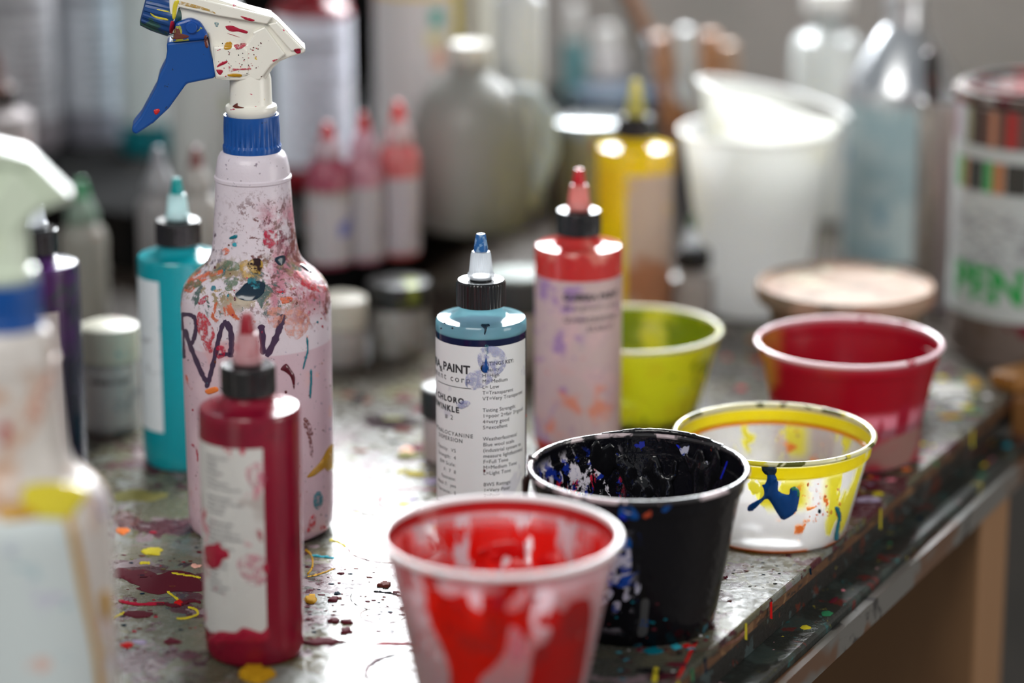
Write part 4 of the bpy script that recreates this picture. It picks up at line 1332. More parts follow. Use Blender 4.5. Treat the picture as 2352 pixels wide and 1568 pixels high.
zb([(545, 474), (612, 478), (615, 518), (560, 520)], PT['navy'], .0012, Z=ZY)
zb([(692, 590), (715, 583), (735, 605), (728, 640), (700, 620)], PT['green'], .0013, Z=ZY)
zb([(910, 690), (928, 685), (942, 730), (932, 790), (930, 845), (908, 850), (915, 790), (925, 740)], PT['teal'], Z=ZY)
zb([(830, 695), (842, 700), (838, 718), (826, 712)], PT['navy'], Z=ZY)
for _ in range(26):
    mk.add(blob(rnd.uniform(1850, 1930), rnd.uniform(1110, 1200), rnd.uniform(1, 3.5), rnd.uniform(1, 5), rnd, 6), rnd.choice([PT['orange'], FM['orange'], FM['orange']]))
mk.build('paint_drips', yc_o)

# crimson bowl
q = P(1951, 781, .076)
cl = [L((0.38, 0.004, 0.02), 20, .30, .05, z=(.040, .073), seed=2, f=.004), L((0.40, 0.01, 0.04), 40, .50, .04, st=(1, 1, .3), z=(.020, .045), seed=5, f=.004),
      L((0.5, 0.22, 0.05), 14, .40, .1, x=(None, -.045), seed=8, f=.006)]
cup('plastic_cup', 'translucent cup filled and ringed with crimson paint, behind the yellow-rimmed cup', q.x, q.y, .0600, .076,
    cupplastic('pink_hazed_plastic', (0.58, 0.20, 0.26), .30, cl, trans=.35), paintmat('pink_white_rim', (0.85, 0.62, 0.66), [L((0.4, 0.02, 0.05), 55, .60, .04)], .2, trans=.2), base=.72,
    puddle=(.030, paintmat('crimson_wash', (0.30, 0.01, 0.03), [L((0.25, 0.12, 0.10), 20, .5, .12)], .2)))
# green-yellow cup
q = P(1453, 752, .060)
gl = [L((0.66, 0.66, 0.05), 12, .36, .08, seed=2), L((0.16, 0.22, 0.02), 40, .60, .05, seed=5, z=(None, .05)), L((0.65, 0.62, 0.05), 35, .56, .05, seed=8), L((0.25, 0.33, 0.01), 16, .45, .08, seed=11, y=(.015, None))]
cup('plastic_cup', 'lime-green stained translucent cup behind the black cup', q.x, q.y, .0602, .060,
    cupplastic('lime_hazed_plastic', (0.60, 0.62, 0.20), .25, gl, trans=.4), paintmat('cream_rim', (0.80, 0.80, 0.55), (), .25, trans=.2), base=.72,
    puddle=(.006, plain('lime_paint', (0.30, 0.36, 0.01), .25)))
# white cups, nested and tilted
q = P(1740, 296, .140)
whitecup = cupplastic('white_polypropylene', (0.93, 0.93, 0.93), .06, [L((0.6, 0.55, 0.42), 9, .5, .2, z=(None, .05), seed=3, a=.4)], trans=.85)
wrim = plain('white_cup_rim', (0.88, 0.88, 0.86), .3, trans=.3)
wc_o, _ = cup('plastic_cup', 'tall white plastic cup standing upright under a second, tilted one', q.x, q.y, .0595, .140, whitecup, wrim, base=.62)
whitein = cupplastic('white_polypropylene_used', (0.84, 0.84, 0.80), .06, [L((0.45, 0.42, 0.30), 14, .52, .1, seed=5, z=(.02, .05), f=.01)], trans=.85)
cup('plastic_cup', 'shorter white plastic cup nested crookedly inside the tall white cup', q.x - .0055, q.y, .0590, .076, whitein, wrim, base=.66, z=.0905, tilt=(R_(-2), R_(13)), flare=.88)

# ------------------------------------------------------------------ covered tub, aluminium bottle, cans
q = P(1943, 648, .074)
o = root('paint_tub', 'brownish lidded plastic tub behind the crimson cup', 'tub', q.x, q.y)
link('tub_body', lathe([(0, 0), (.042, 0), (.0435, .002), (.054, .064), (.0555, .066)], 72), paintmat('brown_stained_tub', (0.22, 0.13, 0.07), [L((0.38, 0.28, 0.2), 14, .5, .1), L((0.4, 0.35, 0.12), 40, .62, .04, seed=5)], .35, trans=.15), o)
link('lid', lathe([(.054, .062), (.0605, .062), (.0618, .064), (.0618, .071), (.0605, .0735), (.0585, .0738), (.0570, .0715), (.053, .0700), (.046, .0705), (0, .0705)], 72),
     paintmat('peach_stained_lid', (0.36, 0.24, 0.17), [L((0.30, 0.12, 0.08), 16, .52, .1, z=(None, .0712), f=.0005), L((0.45, 0.43, 0.3), 30, .60, .05, seed=4), L((0.18, 0.13, 0.09), 22, .52, .08, seed=8)], .6, trans=.05, spec=.2), o)

q = P(2072, 190, .150)
o = root('aluminium_bottle', 'brushed aluminium bottle with cone shoulder and pale blue label, left of the paint can', 'bottle', q.x, q.y)
alum = paintmat('aluminium', (0.62, 0.64, 0.66), [L((0.45, 0.47, 0.5), 30, .5, .1, st=(1, 1, .2))], .28, metal=.9)
link('bottle_body', lathe([(0, .001), (.040, 0), (.0440, .003), (.0450, .007), (.0450, .146), (.0440, .151), (.020, .190), (.0155, .196), (.0150, .215), (.0165, .216), (.0165, .219), (.0150, .220)], 72), alum, o)
link('cap', lathe([(.0165, .2205), (.0175, .2210), (.0175, .240), (.0165, .2415)], 64, flute=(1, 2, 16, .0005)), WHITEP, o)
bm = bmesh.new()
arc_bar(bm, .0452, R_(-70), R_(32), .012, .138, 40)
link('paper_label', from_bm(bm), paintmat('pale_blue_label', (0.42, 0.52, 0.53), [L((0.10, 0.25, 0.36), 24, .54, .05, x=(None, -.008), f=.004, seed=4), L((0.3, 0.42, 0.45), 12, .5, .1, seed=8)], .5), o)

# white bottle behind
q = P(1900, 84, .157)
o = root('white_bottle', 'white plastic bottle with white screw cap behind the white cups', 'bottle', q.x, q.y)
link('bottle_body', lathe([(0, 0), (.027, 0), (.029, .003), (.029, .150), (.026, .156), (.018, .160), (.013, .163), (.013, .176)], 64), paintmat('glossy_white_plastic', (0.66, 0.70, 0.69), [L((0.45, 0.45, 0.38), 20, .58, .08, z=(.08, .13))], .2), o)
link('neck_ring', lathe([(.0135, .170), (.0155, .170), (.0155, .178), (.0135, .178)], 40), plain('dark_neck', (0.08, 0.1, 0.11), .3), o)
link('cap', lathe([(.016, .1785), (.0195, .179), (.0195, .197), (.018, .1985)], 64, flute=(1, 2, 20, .0005)), WHITEP, o)

# slim metal can with brushes between
q = P(2146, 705)
o = root('slim_can', 'slim dented metal can between the aluminium bottle and the big paint can', 'can', q.x, q.y)
canm = paintmat('dull_tin', (0.32, 0.28, 0.25), [L((0.04, 0.035, 0.03), 20, .52, .08, st=(1, 1, .08), seed=3), L((0.5, 0.46, 0.5), 24, .56, .06, st=(1, 1, .06), seed=7)], .3, metal=.7)
link('can_body', lathe([(0, 0), (.0175, 0), (.018, .002), (.018, .160), (.0172, .162), (.0172, .010), (0, .010)], 48), canm, o)
link('rim', lathe([(.0170 + .0012 * cos(a), .161 + .0012 * sin(a)) for a in [i * 2 * pi / 8 for i in range(9)]], 48, bot=False, top=False), plain('tin_rim', (0.3, 0.3, 0.3), .5, metal=.6), o)
q0 = o.location.copy()
def brush(name, label, a, b, r0, r1, handle, ferrule=None, bristle=None, cat='brush', group=None, tipm=None):
    """a = lower end, b = upper end, both world points above the table"""
    a = Vector(a); b = Vector(b)
    r_ = root(name, label, cat, a.x, a.y, a.z, face=False, group=group)
    d = b - a
    n = 10
    prof = [(0, 0)] + [(r0 + (r1 - r0) * i / n + .0006 * sin(pi * i / n), d.length * i / n) for i in range(n)] + [(r1 * .8, d.length * .985), (0, d.length)]
    m = lathe(prof, 20)
    m.transform(d.to_track_quat('Z', 'Y').to_matrix().to_4x4())
    link('handle', m, handle, r_)
    if ferrule:
        m = lathe([(r0 * 1.2, d.length * ferrule[0]), (r0 * 1.35, d.length * (ferrule[0] + .01)), (r0 * 1.3, d.length * (ferrule[1] - .01)), (r0 * 1.15, d.length * ferrule[1])], 20)
        m.transform(d.to_track_quat('Z', 'Y').to_matrix().to_4x4())
        link('ferrule', m, plain('silver_ferrule', (0.6, 0.65, 0.72), .22, metal=.9), r_)
    return r_
darkh = paintmat('dark_handle', (0.012, 0.010, 0.009), [L((0.09, 0.015, 0.015), 40, .56, .05), L((0.07, 0.09, 0.01), 60, .62, .03, seed=4)], .3)
qa = Vector((q0.x + .004, q0.y, .012))
qb = qa + Vector((-.016, -.008, .190))
brush('paint_brush', 'dark-handled brush leaning out of the slim metal can', qa, qb, .0042, .0058, darkh)

# big paint can
q = P(2362, 800)
o = root('paint_can', 'large paint can with white and green label at the right edge', 'can', q.x, q.y)
RC = .0600
rusty = paintmat('dirty_tin', (0.13, 0.10, 0.085), [L((0.10, 0.07, 0.05), 14, .5, .1), L((0.3, 0.26, 0.24), 30, .58, .05, seed=4), L((0.12, 0.01, 0.02), 40, .63, .03, seed=6)], .65, spec=.2)
link('can_body', lathe([(0, 0), (RC - .001, 0), (RC + .001, .001), (RC + .001, .004), (RC, .005), (RC, .188), (RC + .0015, .189), (RC + .0015, .193), (RC, .194), (RC - .006, .194), (RC - .007, .190), (0, .190)], 96), rusty, o)
link('lid', lathe([(RC - .0065, .190), (RC - .006, .197), (RC - .012, .197), (RC - .014, .193), (0, .193)], 72), paintmat('dark_crusted_lid', (0.02, 0.017, 0.015), [L((0.14, 0.01, 0.008), 18, .5, .04), L((0.3, 0.32, 0.3), 40, .64, .04, seed=5)], .7, spec=.1), o)
bm = bmesh.new()
arc_bar(bm, RC + .0012, R_(-180), R_(0), .186, .194, 60)
link('lid_crust', from_bm(bm), paintmat('black_red_crust', (0.01, 0.009, 0.008), [L((0.16, 0.008, 0.005), 22, .54, .03)], .25, bump=.5), o)
bm = bmesh.new()
arc_bar(bm, RC + .0003, R_(-88), R_(60), .034, .158, 60)
lb = link('label', from_bm(bm), paintmat('can_label', (0.44, 0.48, 0.47), [L((0.24, 0.25, 0.26), 110, .50, .05, st=(1, 1, 2.5), z=(.070, .112), seed=2), L((0.36, 0.37, 0.37), 14, .5, .1), L((0.3, 0.27, 0.25), 20, .55, .1, z=(None, .05), seed=5)], .45), o)
g = G('photo_band_print')
tc = g.n('TexCoord').outputs['Object']
sx = g.n('SeparateXYZ', Vector=tc).outputs[0]
rp = g.n('MapRange', Value=sx, From_Min=-RC, From_Max=RC * .2)
cr = g.n('ValToRGB', Fac=rp.outputs[0])
cr.color_ramp.interpolation = 'CONSTANT'
els = [(0.0, (0.10, 0.08, 0.07)), (0.02, (0.42, 0.30, 0.36)), (0.07, (0.30, 0.33, 0.36)), (0.13, (0.26, 0.26, 0.16)), (0.18, (0.06, 0.04, 0.035)), (.3, (0.12, 0.06, 0.045)), (.36, (0.45, 0.2, 0.12)), (.42, (0.12, 0.06, 0.045)), (.52, (0.35, 0.02, 0.02)), (.62, (0.12, 0.06, 0.05))]
cr.color_ramp.elements[0].position = 0
cr.color_ramp.elements[0].color = (*els[0][1], 1)
cr.color_ramp.elements[1].position = els[1][0]
cr.color_ramp.elements[1].color = (*els[1][1], 1)
for p_, c_ in els[2:]:
    e_ = cr.color_ramp.elements.new(p_)
    e_.color = (*c_, 1)
pbm = g.done(g.n('BsdfPrincipled', Base_Color=cr.outputs[0], Roughness=.4).outputs[0])
bm = bmesh.new()
arc_bar(bm, RC + .0004, R_(-88), R_(60), .1585, .184, 60)
link('photo_band', from_bm(bm), pbm, lb)
bm = bmesh.new()
fl = []
cols = [plain('label_green', (0.02, 0.30, 0.06), .4), plain('label_orange', (0.38, 0.14, 0.04), .4), plain('label_dark', (0.03, 0.035, 0.03), .4)]
for a0, a1, mi in ((-66, -58, 0), (-57, -53, 1), (-52, -44, 2), (-43.5, -38, 2), (-37, -31, 0), (-30, -22, 1), (-21, -5, 2)):
    n0_ = len(bm.faces)
    arc_bar(bm, RC + .0006, R_(a0), R_(a1), .126, .148, 6)
    bm.faces.ensure_lookup_table()
    for f in bm.faces[n0_:]:
        f.material_index = mi
link('colour_blocks', from_bm(bm), cols, lb)
printed(lb, [("PEN", -63, .048, .034, 'LEFT', 1.05, .0014)], RC + .0007, cols[0], 'printed_name')

# small dark red cone-tipped bottle in front of the can, right edge
q = P(2322, 838)
o = root('nozzle_bottle', 'small dark red cone-shaped nozzle standing in front of the big paint can', 'bottle', q.x, q.y)
link('bottle_body', lathe([(0, 0), (.0085, 0), (.009, .002), (.0085, .020), (.0058, .024)], 32), plain('brown_red_body', (0.10, 0.02, 0.02), .35), o)
link('nozzle', lathe([(.0058, .0235), (.0062, .026), (.0022, .047), (.0008, .048)], 32), plain('dark_red_cone', (0.10, 0.006, 0.008), .3), o)
q = P(2330, 880)
o = root('wood_block', 'orange-brown wooden stick lying on the table at the right edge', 'wood', q.x + .012, q.y, 0, face=False, rz=R_(-52))
bm = bmesh.new()
box(bm, -.012, .012, -.03, .09, .0005, .012)
bevel(link('stick', from_bm(bm), paintmat('orange_wood', (0.26, 0.11, 0.02), [L((0.12, 0.05, 0.012), 20, .5, .1, st=(1, .15, 1))], .5), o, smooth=0), .002, 2)
q = P(2185, 905)
o = root('paper_tag', 'dirty pale paper tag with a dark smear, lying right of the crimson cup', 'paper tag', q.x, q.y, 0, face=True, rz=R_(5))
bm = bmesh.new()
box(bm, -.012, .012, -.020, .020, .0006, .0016)
link('tag_card', from_bm(bm), paintmat('dirty_card', (0.34, 0.31, 0.27), [L((0.03, 0.03, 0.03), 60, .45, .05, y=(-.015, .004), f=.002)], .5), o, smooth=0)

# ------------------------------------------------------------------ jars
def jar(name, label, px, py, Rj, H, lidh, bodym, lidm, group=None, z=0.0, text=None, labm=None, rz=0.0, lidr=1.06):
    q = P(px, py, z)
    o = root(name, label, 'jar', q.x, q.y, z, group=group, rz=rz)
    hb = H - lidh
    link('jar_body', lathe([(0, .0008), (Rj * .8, .0), (Rj * .95, .001), (Rj, .004), (Rj, hb - .004), (Rj * .94, hb - .001), (Rj * .86, hb), (Rj * .86, hb + .002)], 64), bodym, o)
    rl = Rj * lidr
    link('lid', lathe([(rl * .9, hb + .0005), (rl, hb + .001), (rl, H - .0025), (rl * .97, H - .0008), (rl * .9, H), (0, H)], 96, flute=(1, 2, 32, .0003)), lidm, o)
    if labm:
        bm = bmesh.new()
        arc_bar(bm, Rj + .0002, R_(-90), R_(90), .006, hb - .007, 40)
        l_ = link('paper_label', from_bm(bm), labm, o)
        if text:
            printed(l_, text, Rj + .0003, INK)
    return o
creaml = paintmat('cream_lid', (0.40, 0.38, 0.30), [L((0.10, 0.22, 0.22), 60, .64, .04), L((0.38, 0.2, 0.18), 40, .63, .05, seed=4)], .4)
creamb = paintmat('cream_jar', (0.30, 0.28, 0.26), [L((0.14, 0.14, 0.14), 40, .58, .06), L((0.08, 0.2, 0.26), 70, .68, .03, seed=4)], .35)
jar('paint_jar', 'cream-lidded jar with blue-flecked label, left of the teal bottle', 258, 985, .0186, .072, .024, creamb, creaml,
    text=[("GUERRA PAINT", 0, .036, .0042, 'CENTER', 1, .0002)], labm=paintmat('flecked_jar_label', (0.36, 0.33, 0.31), [L((0.05, 0.16, 0.2), 80, .66, .03), L((0.2, 0.2, 0.2), 60, .6, .06, seed=3)], .5))
jar('paint_jar', 'round white jar with white lid just right of the tall spray bottle', 782, 832, .0185, .049, .022,
    plain('offwhite_jar', (0.33, 0.30, 0.28), .35), paintmat('offwhite_lid', (0.46, 0.43, 0.36), [L((0.35, 0.3, 0.25), 20, .55, .1)], .4))
jar('paint_jar', 'low white jar with black lid and lime dab, left of the blue ink bottle', 916, 808, .0210, .054, .018,
    paintmat('grey_white_jar', (0.28, 0.27, 0.25), [L((0.18, 0.17, 0.14), 20, .5, .1)], .35),
    paintmat('black_lid_lime_dab', (0.012, 0.012, 0.011), [L((0.22, 0.26, 0.03), 50, .45, .05, x=(.002, .014), y=(None, .004), z=(.040, None), f=.002)], .4), lidr=1.1)
jar('paint_jar', 'pinkish jar with grey-topped black lid half hidden behind the blue ink bottle', 1035, 1052, .0178, .049, .020,
    paintmat('pinkish_jar', (0.42, 0.36, 0.35), [L((0.3, 0.2, 0.2), 30, .58, .06)], .35), paintmat('grey_black_lid', (0.02, 0.02, 0.02), [L((0.2, 0.2, 0.19), 14, .3, .1, z=(.0475, None), f=.0006)], .35))
jar('paint_jar', 'grey jar with dark lid seen between the blue and red-orange bottles', 1192, 850, .0225, .072, .026,
    paintmat('grey_pink_jar', (0.26, 0.22, 0.21), [L((0.16, 0.13, 0.12), 30, .5, .1)], .35), paintmat('grey_green_lid', (0.02, 0.022, 0.022), [L((0.16, 0.19, 0.17), 10, .3, .1, z=(.069, None), f=.0006)], .65))
jar('paint_jar', 'tiny cream jar peeking out right of the red-orange bottle', 1437, 705, .0105, .032, .010, plain('cream_small_jar', (0.38, 0.36, 0.28), .4), plain('cream_small_lid', (0.5, 0.48, 0.4), .4))
jar('glass_jar', 'olive glass jar with shiny metal lid, left of the yellow bottle', 1352, 622, .0275, .125, .012,
    paintmat('olive_glass', (0.16, 0.14, 0.08), [L((0.35, 0.22, 0.17), 18, .52, .1, z=(None, .085), f=.01), L((0.3, 0.03, 0.02), 40, .62, .04, seed=4)], .15, trans=.1), plain('shiny_lid', (0.25, 0.27, 0.28), .16, metal=.5))
jar('paint_pot', 'wide dark blue lidded pot behind the yellow bottle', 1425, 305, .0420, .040, .016, plain('dark_pot', (0.03, 0.03, 0.035), .4), plain('dark_blue_lid', (0.006, 0.02, 0.04), .35), lidr=1.04, z=.05)

# small black-capped bottle left of the white cups
q = P(1588, 735)
squeeze('paint_bottle', 'small bottle with black cap and greenish tip in front of the white cups', q.x, q.y, plain('grey_small_bottle', (0.30, 0.27, 0.25), .35), Rb=.0170, H=.034, s=.95,
        tipm=plain('grey_green_tip', (0.12, 0.18, 0.12), .3), nozm=NOZ)

# ------------------------------------------------------------------ black riser along the back of the table
pr0 = P(750, 690)
RM = frameM(Vector((pr0.x, pr0.y, 0)))
RH = .05
o = bpy.data.objects.new('riser_shelf', None)
COL.objects.link(o)
o.location = (pr0.x, pr0.y, TZ)
tag(o, 'low black shelf along the back of the table carrying the rows of bottles', 'shelf')
RI = Matrix.Translation((-pr0.x, -pr0.y, -TZ))
blk = paintmat('dusty_black_board', (0.003, 0.003, 0.003), [L((0.008, 0.007, 0.006), 16, .55, .08)], .9, spec=.08)
dback = (W0 - Vector((pr0.x, pr0.y, 0))).dot(E1)
bm = bmesh.new()
box(bm, -1.3, .035, 0, dback - .002, RH - .012, RH - .0002, RI @ RM)
bevel(link('shelf_board', from_bm(bm), blk, o, smooth=0), .001, 1)
bm = bmesh.new()
box(bm, -1.3, .035, .004, .018, 0.0003, RH - .0122, RI @ RM)
link('front_board', from_bm(bm), blk, o, smooth=0)
bm = bmesh.new()
box(bm, -1.3, -.16, dback - .016, dback - .0025, RH, .24, RI @ RM)
link('back_board', from_bm(bm), blk, o, smooth=0)

# big labelled bottles on the riser
def big(label, px, py, Rb, Hb, bodym, lm, capm=None, lab=None, text=None, z=RH, group=None, name='refill_bottle', accents=None, la=(-100, 100)):
    q = P(px, py, z)
    o = root(name, label, 'bottle', q.x, q.y, z, group=group)
    b = link('bottle_body', lathe([(0, 0), (Rb * .92, 0), (Rb, .003), (Rb, Hb - .004), (Rb * .93, Hb), (Rb * .55, Hb + .006), (Rb * .48, Hb + .010)], 64), bodym, o)
    link('cap', lathe([(Rb * .5, Hb + .009), (Rb * .60, Hb + .0095), (Rb * .60, Hb + .026), (Rb * .56, Hb + .028)], 96, flute=(1, 2, 24, .0005)), capm or BLACKCAP, o)
    if lab:
        bm = bmesh.new()
        arc_bar(bm, Rb + .0002, R_(la[0]), R_(la[1]), lab[0], lab[1], 48)
        l_ = link('paper_label', from_bm(bm), lm, o)
        if text:
            printed(l_, text, Rb + .0004, INK)
    return o
def labtext(z, big_=True):
    out = [("GUERRA PAINT", 0, z, .0075, 'CENTER', 1, .0004), ("& pigment corp", 0, z - .010, .006, 'CENTER', 1.1, .0001)]
    zz = z - .026
    for i in range(9):
        out.append((RATINGS[i + 9] or "L=Light Tone", -8 if i % 2 else -20, zz - i * .0085, .005, 'LEFT', 1, .0001))
    return out
gl1 = label_mat('smudged_grey_label', [L((0.30, 0.28, 0.28), 20, .52, .12), L((0.55, 0.12, 0.08), 26, .64, .06, seed=5, z=(.1, None)), L((0.26, 0.18, 0.17), 12, .5, .15, z=(None, .08), seed=8)], (0.40, 0.40, 0.42))  # grey paper with a red smudge, browner in its lower part
gl2 = label_mat('clean_blueish_label', [L((0.36, 0.38, 0.42), 10, .5, .15)], (0.44, 0.47, 0.52))
big('white-labelled refill bottle with red smudge, leftmost on the black shelf', 62, 338, .0295, .165, plain('grey_bottle', (0.17, 0.15, 0.16), .35), gl1, lab=(.030, .160), text=labtext(.128))
big('white-labelled refill bottle, second from the left on the black shelf', 220, 318, .0295, .165, plain('grey_lilac_bottle', (0.16, 0.16, 0.19), .35), gl2, lab=(.030, .160), text=labtext(.128))
big('refill bottle with pale label and teal paint at its foot, behind the blue trigger', 352, 345, .0285, .165, plain('teal_filled_bottle', (0.0, 0.11, 0.13), .3), label_mat('pale_grey_green_label', [L((0.36, 0.42, 0.42), 14, .5, .15)], (0.44, 0.50, 0.50)), lab=(.028, .160))
big('pale blue-flecked refill bottle on the black shelf, behind the neck of the tall spray bottle', 476, 445, .0285, .160, paintmat('flecked_white_bottle', (0.42, 0.44, 0.42), [L((0.25, 0.33, 0.5), 14, .56, .1), L((0.35, 0.38, 0.15), 26, .64, .05, seed=5)], .35), None)
redb = paintmat('dark_red_bottle', (0.16, 0.006, 0.012), (), .25)
big('dark red refill bottle with tall white label, just right of the tall spray bottle', 724, 422, .0320, .150, redb, label_mat('blue_white_label', [L((0.5, 0.48, 0.5), 8, .5, .15), L((0.4, 0.38, 0.42), 24, .6, .06, seed=8)], (0.56, 0.58, 0.66)), capm=plain('dark_red_cap', (0.2, 0.008, 0.01), .2), lab=(.020, .143), text=labtext(.118))
yg = label_mat('yellow_edged_label', [L((0.02, 0.28, 0.22), 1, -1, .1, x=(.008, .018), z=(.146, .160), f=.002), L((0.62, 0.32, 0.22), 1, -1, .1, x=(.010, .020), z=(.112, .130), f=.004), L((0.55, 0.50, 0.28), 1, -1, .1, x=(.004, .02), z=(.130, .142), f=.004),
              L((0.55, 0.42, 0.01), 1, -1, .1, x=(.0265, None), z=(.095, None), f=.001), L((0.6, 0.4, 0.01), 1, -1, .1, z=(.168, None), f=.002)], (0.52, 0.50, 0.50))
big('tall bottle whose label has a yellow edge and green dot, behind the grey jug', 968, 452, .0370, .175, plain('dirty_white_bottle', (0.45, 0.43, 0.42), .35), yg, lab=(.02, .172), la=(-100, 62))
big('slim beige bottle behind the grey jug', 1098, 452, .0150, .170, plain('beige_bottle', (0.40, 0.38, 0.32), .35), None)
big('glossy pale white bottle on the black shelf, right of the slim beige one', 1192, 478, .0200, .170, paintmat('pale_white_bottle', (0.52, 0.53, 0.52), [L((0.4, 0.4, 0.37), 10, .5, .15)], .3), None)

# grey translucent jug
q = P(1082, 522, RH)
o = root('plastic_jug', 'round grey translucent plastic jug standing on the black shelf', 'jug', q.x, q.y, RH)
link('jug_body', lathe([(0, .001), (.032, 0), (.042, .004), (.0475, .016), (.0480, .050), (.0455, .082), (.040, .100), (.030, .113), (.018, .120), (.014, .124), (.014, .132)], 72),
     paintmat('grey_milky_plastic', (0.30, 0.295, 0.27), [L((0.22, 0.22, 0.19), 12, .48, .12, z=(None, .065), f=.02)], .45, trans=.3, clear=.12), o)
link('cap', lathe([(.014, .1322), (.0155, .1325), (.0155, .144), (.0145, .1455)], 64, flute=(1, 2, 16, .0005)), plain('white_jug_cap', (0.5, 0.48, 0.42), .3), o)
link('jug_handle', tube([(.030, -.005, .108), (.047, -.004, .106), (.060, -.002, .090), (.061, 0, .060), (.052, 0, .034), (.045, 0, .028)], [.006, .0065, .007, .007, .0065, .006], 16), paintmat('pale_blue_handle', (0.40, 0.44, 0.45), (), .35, trans=.3), o)

# small cone-tipped bottles
def conebottle(label, px, py, Rb, H, htot, bodym, conem, tipm, z=0.0, group=None, labm=None, ringm=None):
    q = P(px, py, z)
    o = root('applicator_bottle', label, 'bottle', q.x, q.y, z, group=group)
    link('bottle_body', lathe([(0, 0), (Rb * .92, 0), (Rb, .002), (Rb, H * .86), (Rb * .9, H * .93), (Rb * .6, H), (Rb * .55, H + .002)], 40), bodym, o)
    c = link('cone_nozzle', lathe([(Rb * .68, H + .0015), (Rb * .70, H + .004), (Rb * .66, H + .008), (Rb * .34, H + (htot - H) * .6), (Rb * .30, H + (htot - H) * .62)], 40), conem, o)
    link('nozzle_tip', lathe([(Rb * .36, H + (htot - H) * .58), (Rb * .34, H + (htot - H) * .66), (Rb * .16, htot - .0008), (Rb * .08, htot)], 32), tipm, c)
    if labm:
        bm = bmesh.new()
        arc_bar(bm, Rb + .0002, R_(-100), R_(100), .004, H * .72, 32)
        link('paper_label', from_bm(bm), labm, o)
redtip = plain('soft_red_tip', (0.40, 0.015, 0.02), .35)
pinkb = paintmat('maroon_pink_bottle', (0.24, 0.04, 0.07), (), .35)
smlab = label_mat('small_flecked_label', [L((0.45, 0.15, 0.12), 50, .60, .06), L((0.10, 0.12, 0.35), 45, .62, .05, seed=4), L((0.25, 0.22, 0.2), 20, .5, .12, seed=9)], (0.38, 0.35, 0.36))
conebottle('small applicator bottle with red tip and blue-flecked label, nearest the tall spray bottle', 757, 606, .0165, .080, .107, pinkb, plain('greyish_pink_cone', (0.35, 0.25, 0.28), .35), redtip, RH, labm=smlab)
conebottle('small pink applicator bottle, middle of the three on the black shelf', 838, 596, .0145, .080, .112, paintmat('pink_bottle', (0.34, 0.14, 0.18), (), .35), plain('pink_cone', (0.38, 0.2, 0.25), .35), redtip, RH, labm=label_mat('plain_small_label', [L((0.2, 0.18, 0.18), 20, .5, .12, z=(None, .03))], (0.34, 0.31, 0.32)))
conebottle('small applicator bottle with bright red tip, beside the grey jug', 918, 584, .0155, .085, .117, paintmat('red_band_bottle', (0.42, 0.09, 0.09), (), .35), plain('pale_pink_cone', (0.42, 0.3, 0.3), .35), plain('bright_red_tip', (0.60, 0.02, 0.02), .35), RH,
           labm=label_mat('plain_small_label_b', [L((0.2, 0.17, 0.17), 20, .5, .12, z=(None, .03))], (0.36, 0.32, 0.34)))
conebottle('green-tipped applicator bottle between the spray bottle and the teal bottle', 198, 730, .0178, .074, .108, paintmat('dirty_grey_bottle', (0.22, 0.21, 0.18), [L((0.25, 0.06, 0.04), 50, .60, .05, z=(.045, .085)), L((0.08, 0.16, 0.10), 20, .55, .08, z=(.07, None), seed=4)], .35),
           plain('green_grey_cone', (0.14, 0.2, 0.15), .35), plain('green_tip', (0.03, 0.2, 0.08), .35), 0)
conebottle('grey applicator bottle in the shade behind the teal bottle', 372, 640, .0165, .064, .098, plain('dim_grey_bottle', (0.18, 0.17, 0.17), .4), plain('grey_cone', (0.2, 0.2, 0.21), .4), plain('grey_tip', (0.2, 0.2, 0.22), .4), RH)
conebottle('brown-tipped applicator bottle against the neck side of the tall spray bottle', 458, 640, .0165, .064, .098, plain('warm_grey_bottle', (0.28, 0.26, 0.24), .4), plain('warm_grey_cone', (0.28, 0.26, 0.24), .4), plain('brown_tip', (0.14, 0.04, 0.035), .4), RH)

# teal and white bottles far behind the glass jar
big('slim bottle with teal label and white cap, behind the glass jar', 1318, 246, .0110, .070, plain('pale_far_bottle', (0.35, 0.35, 0.33), .3), plain('teal_label', (0.10, 0.26, 0.28), .5), lab=(.012, .064), capm=WHITEP)
big('glossy pale bottle behind the glass jar, beside the leaning brushes', 1392, 244, .0170, .048, plain('glossy_pale_bottle', (0.5, 0.48, 0.48), .15), None, capm=WHITEP)

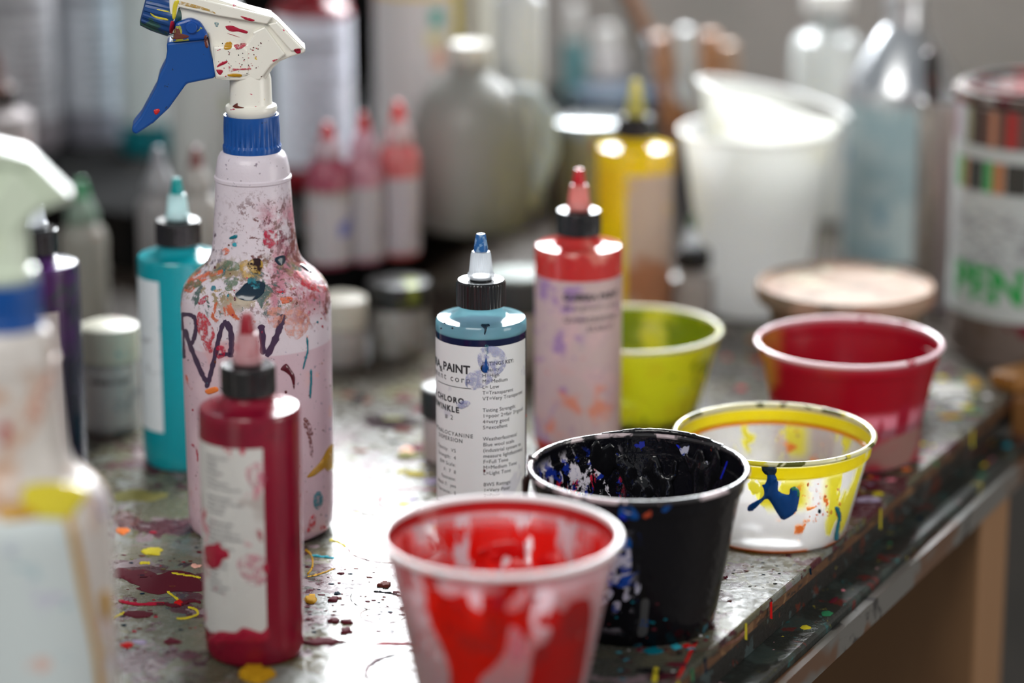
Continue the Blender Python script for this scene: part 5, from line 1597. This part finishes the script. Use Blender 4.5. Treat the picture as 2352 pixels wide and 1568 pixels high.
# brush pot with brushes, behind the white cups
q = P(1629, 515)
o = root('brush_jar', 'dark jar holding paint brushes behind the white cups', 'jar', q.x, q.y)
link('jar_body', lathe([(0, 0), (.030, 0), (.032, .003), (.032, .085), (.0305, .087), (.0300, .006), (0, .006)], 48), plain('dim_jar', (0.05, 0.05, 0.06), .3), o)
jb = Vector((q.x, q.y, 0))
orangewood = paintmat('orange_brush_wood', (0.34, 0.15, 0.06), [L((0.24, 0.1, 0.05), 30, .5, .1)], .45)
def jbrush(label, dx, dy, top, r0, r1, mat, fer=None):
    a = jb + Vector((dx, dy, .0075))
    brush('paint_brush', label, a, Vector(top), r0, r1, mat, fer)
def at(px, py, Y):
    d = ray(px, py)
    t = Y / d.y
    return Vector((d.x * t, Y, CAM_H + d.z * t))
jbrush('orange wooden brush handle upright behind the white cups, leftmost in the dark jar', -.022, .0, at(1515, 75, q.y), .004, .0085, orangewood)
jbrush('white brush handle standing among the orange ones in the dark jar', -.006, .004, at(1573, 60, q.y), .004, .0075, plain('white_handle', (0.5, 0.52, 0.52), .3))
jbrush('broad orange wooden brush handle right of the white handle', .010, .0, at(1630, 70, q.y + .01), .004, .0100, orangewood)
jbrush('pale orange wooden brush handle, rightmost in the dark jar', .024, .004, at(1672, 95, q.y + .01), .004, .0090, paintmat('pale_orange_wood', (0.36, 0.22, 0.14), (), .45))
# long brushes leaning left out of the pot beside the yellow bottle
brownwood = paintmat('brown_brush_wood', (0.22, 0.09, 0.035), [L((0.35, 0.2, 0.12), 30, .52, .08)], .4)
brush('paint_brush', 'long brown brush leaning left, right of the yellow bottle', jb + Vector((.019, -.010, .0085)), at(1412, -90, q.y + .01), .0042, .0040, brownwood, (.45, .72))
brush('paint_brush', 'long dark brush leaning left behind the yellow nozzle', jb + Vector((.019, .008, .0085)), at(1392, -90, q.y + .04), .0045, .0040, paintmat('dark_brush_wood', (0.04, 0.03, 0.025), [L((0.25, 0.15, 0.1), 20, .56, .08)], .35), (.30, .62))
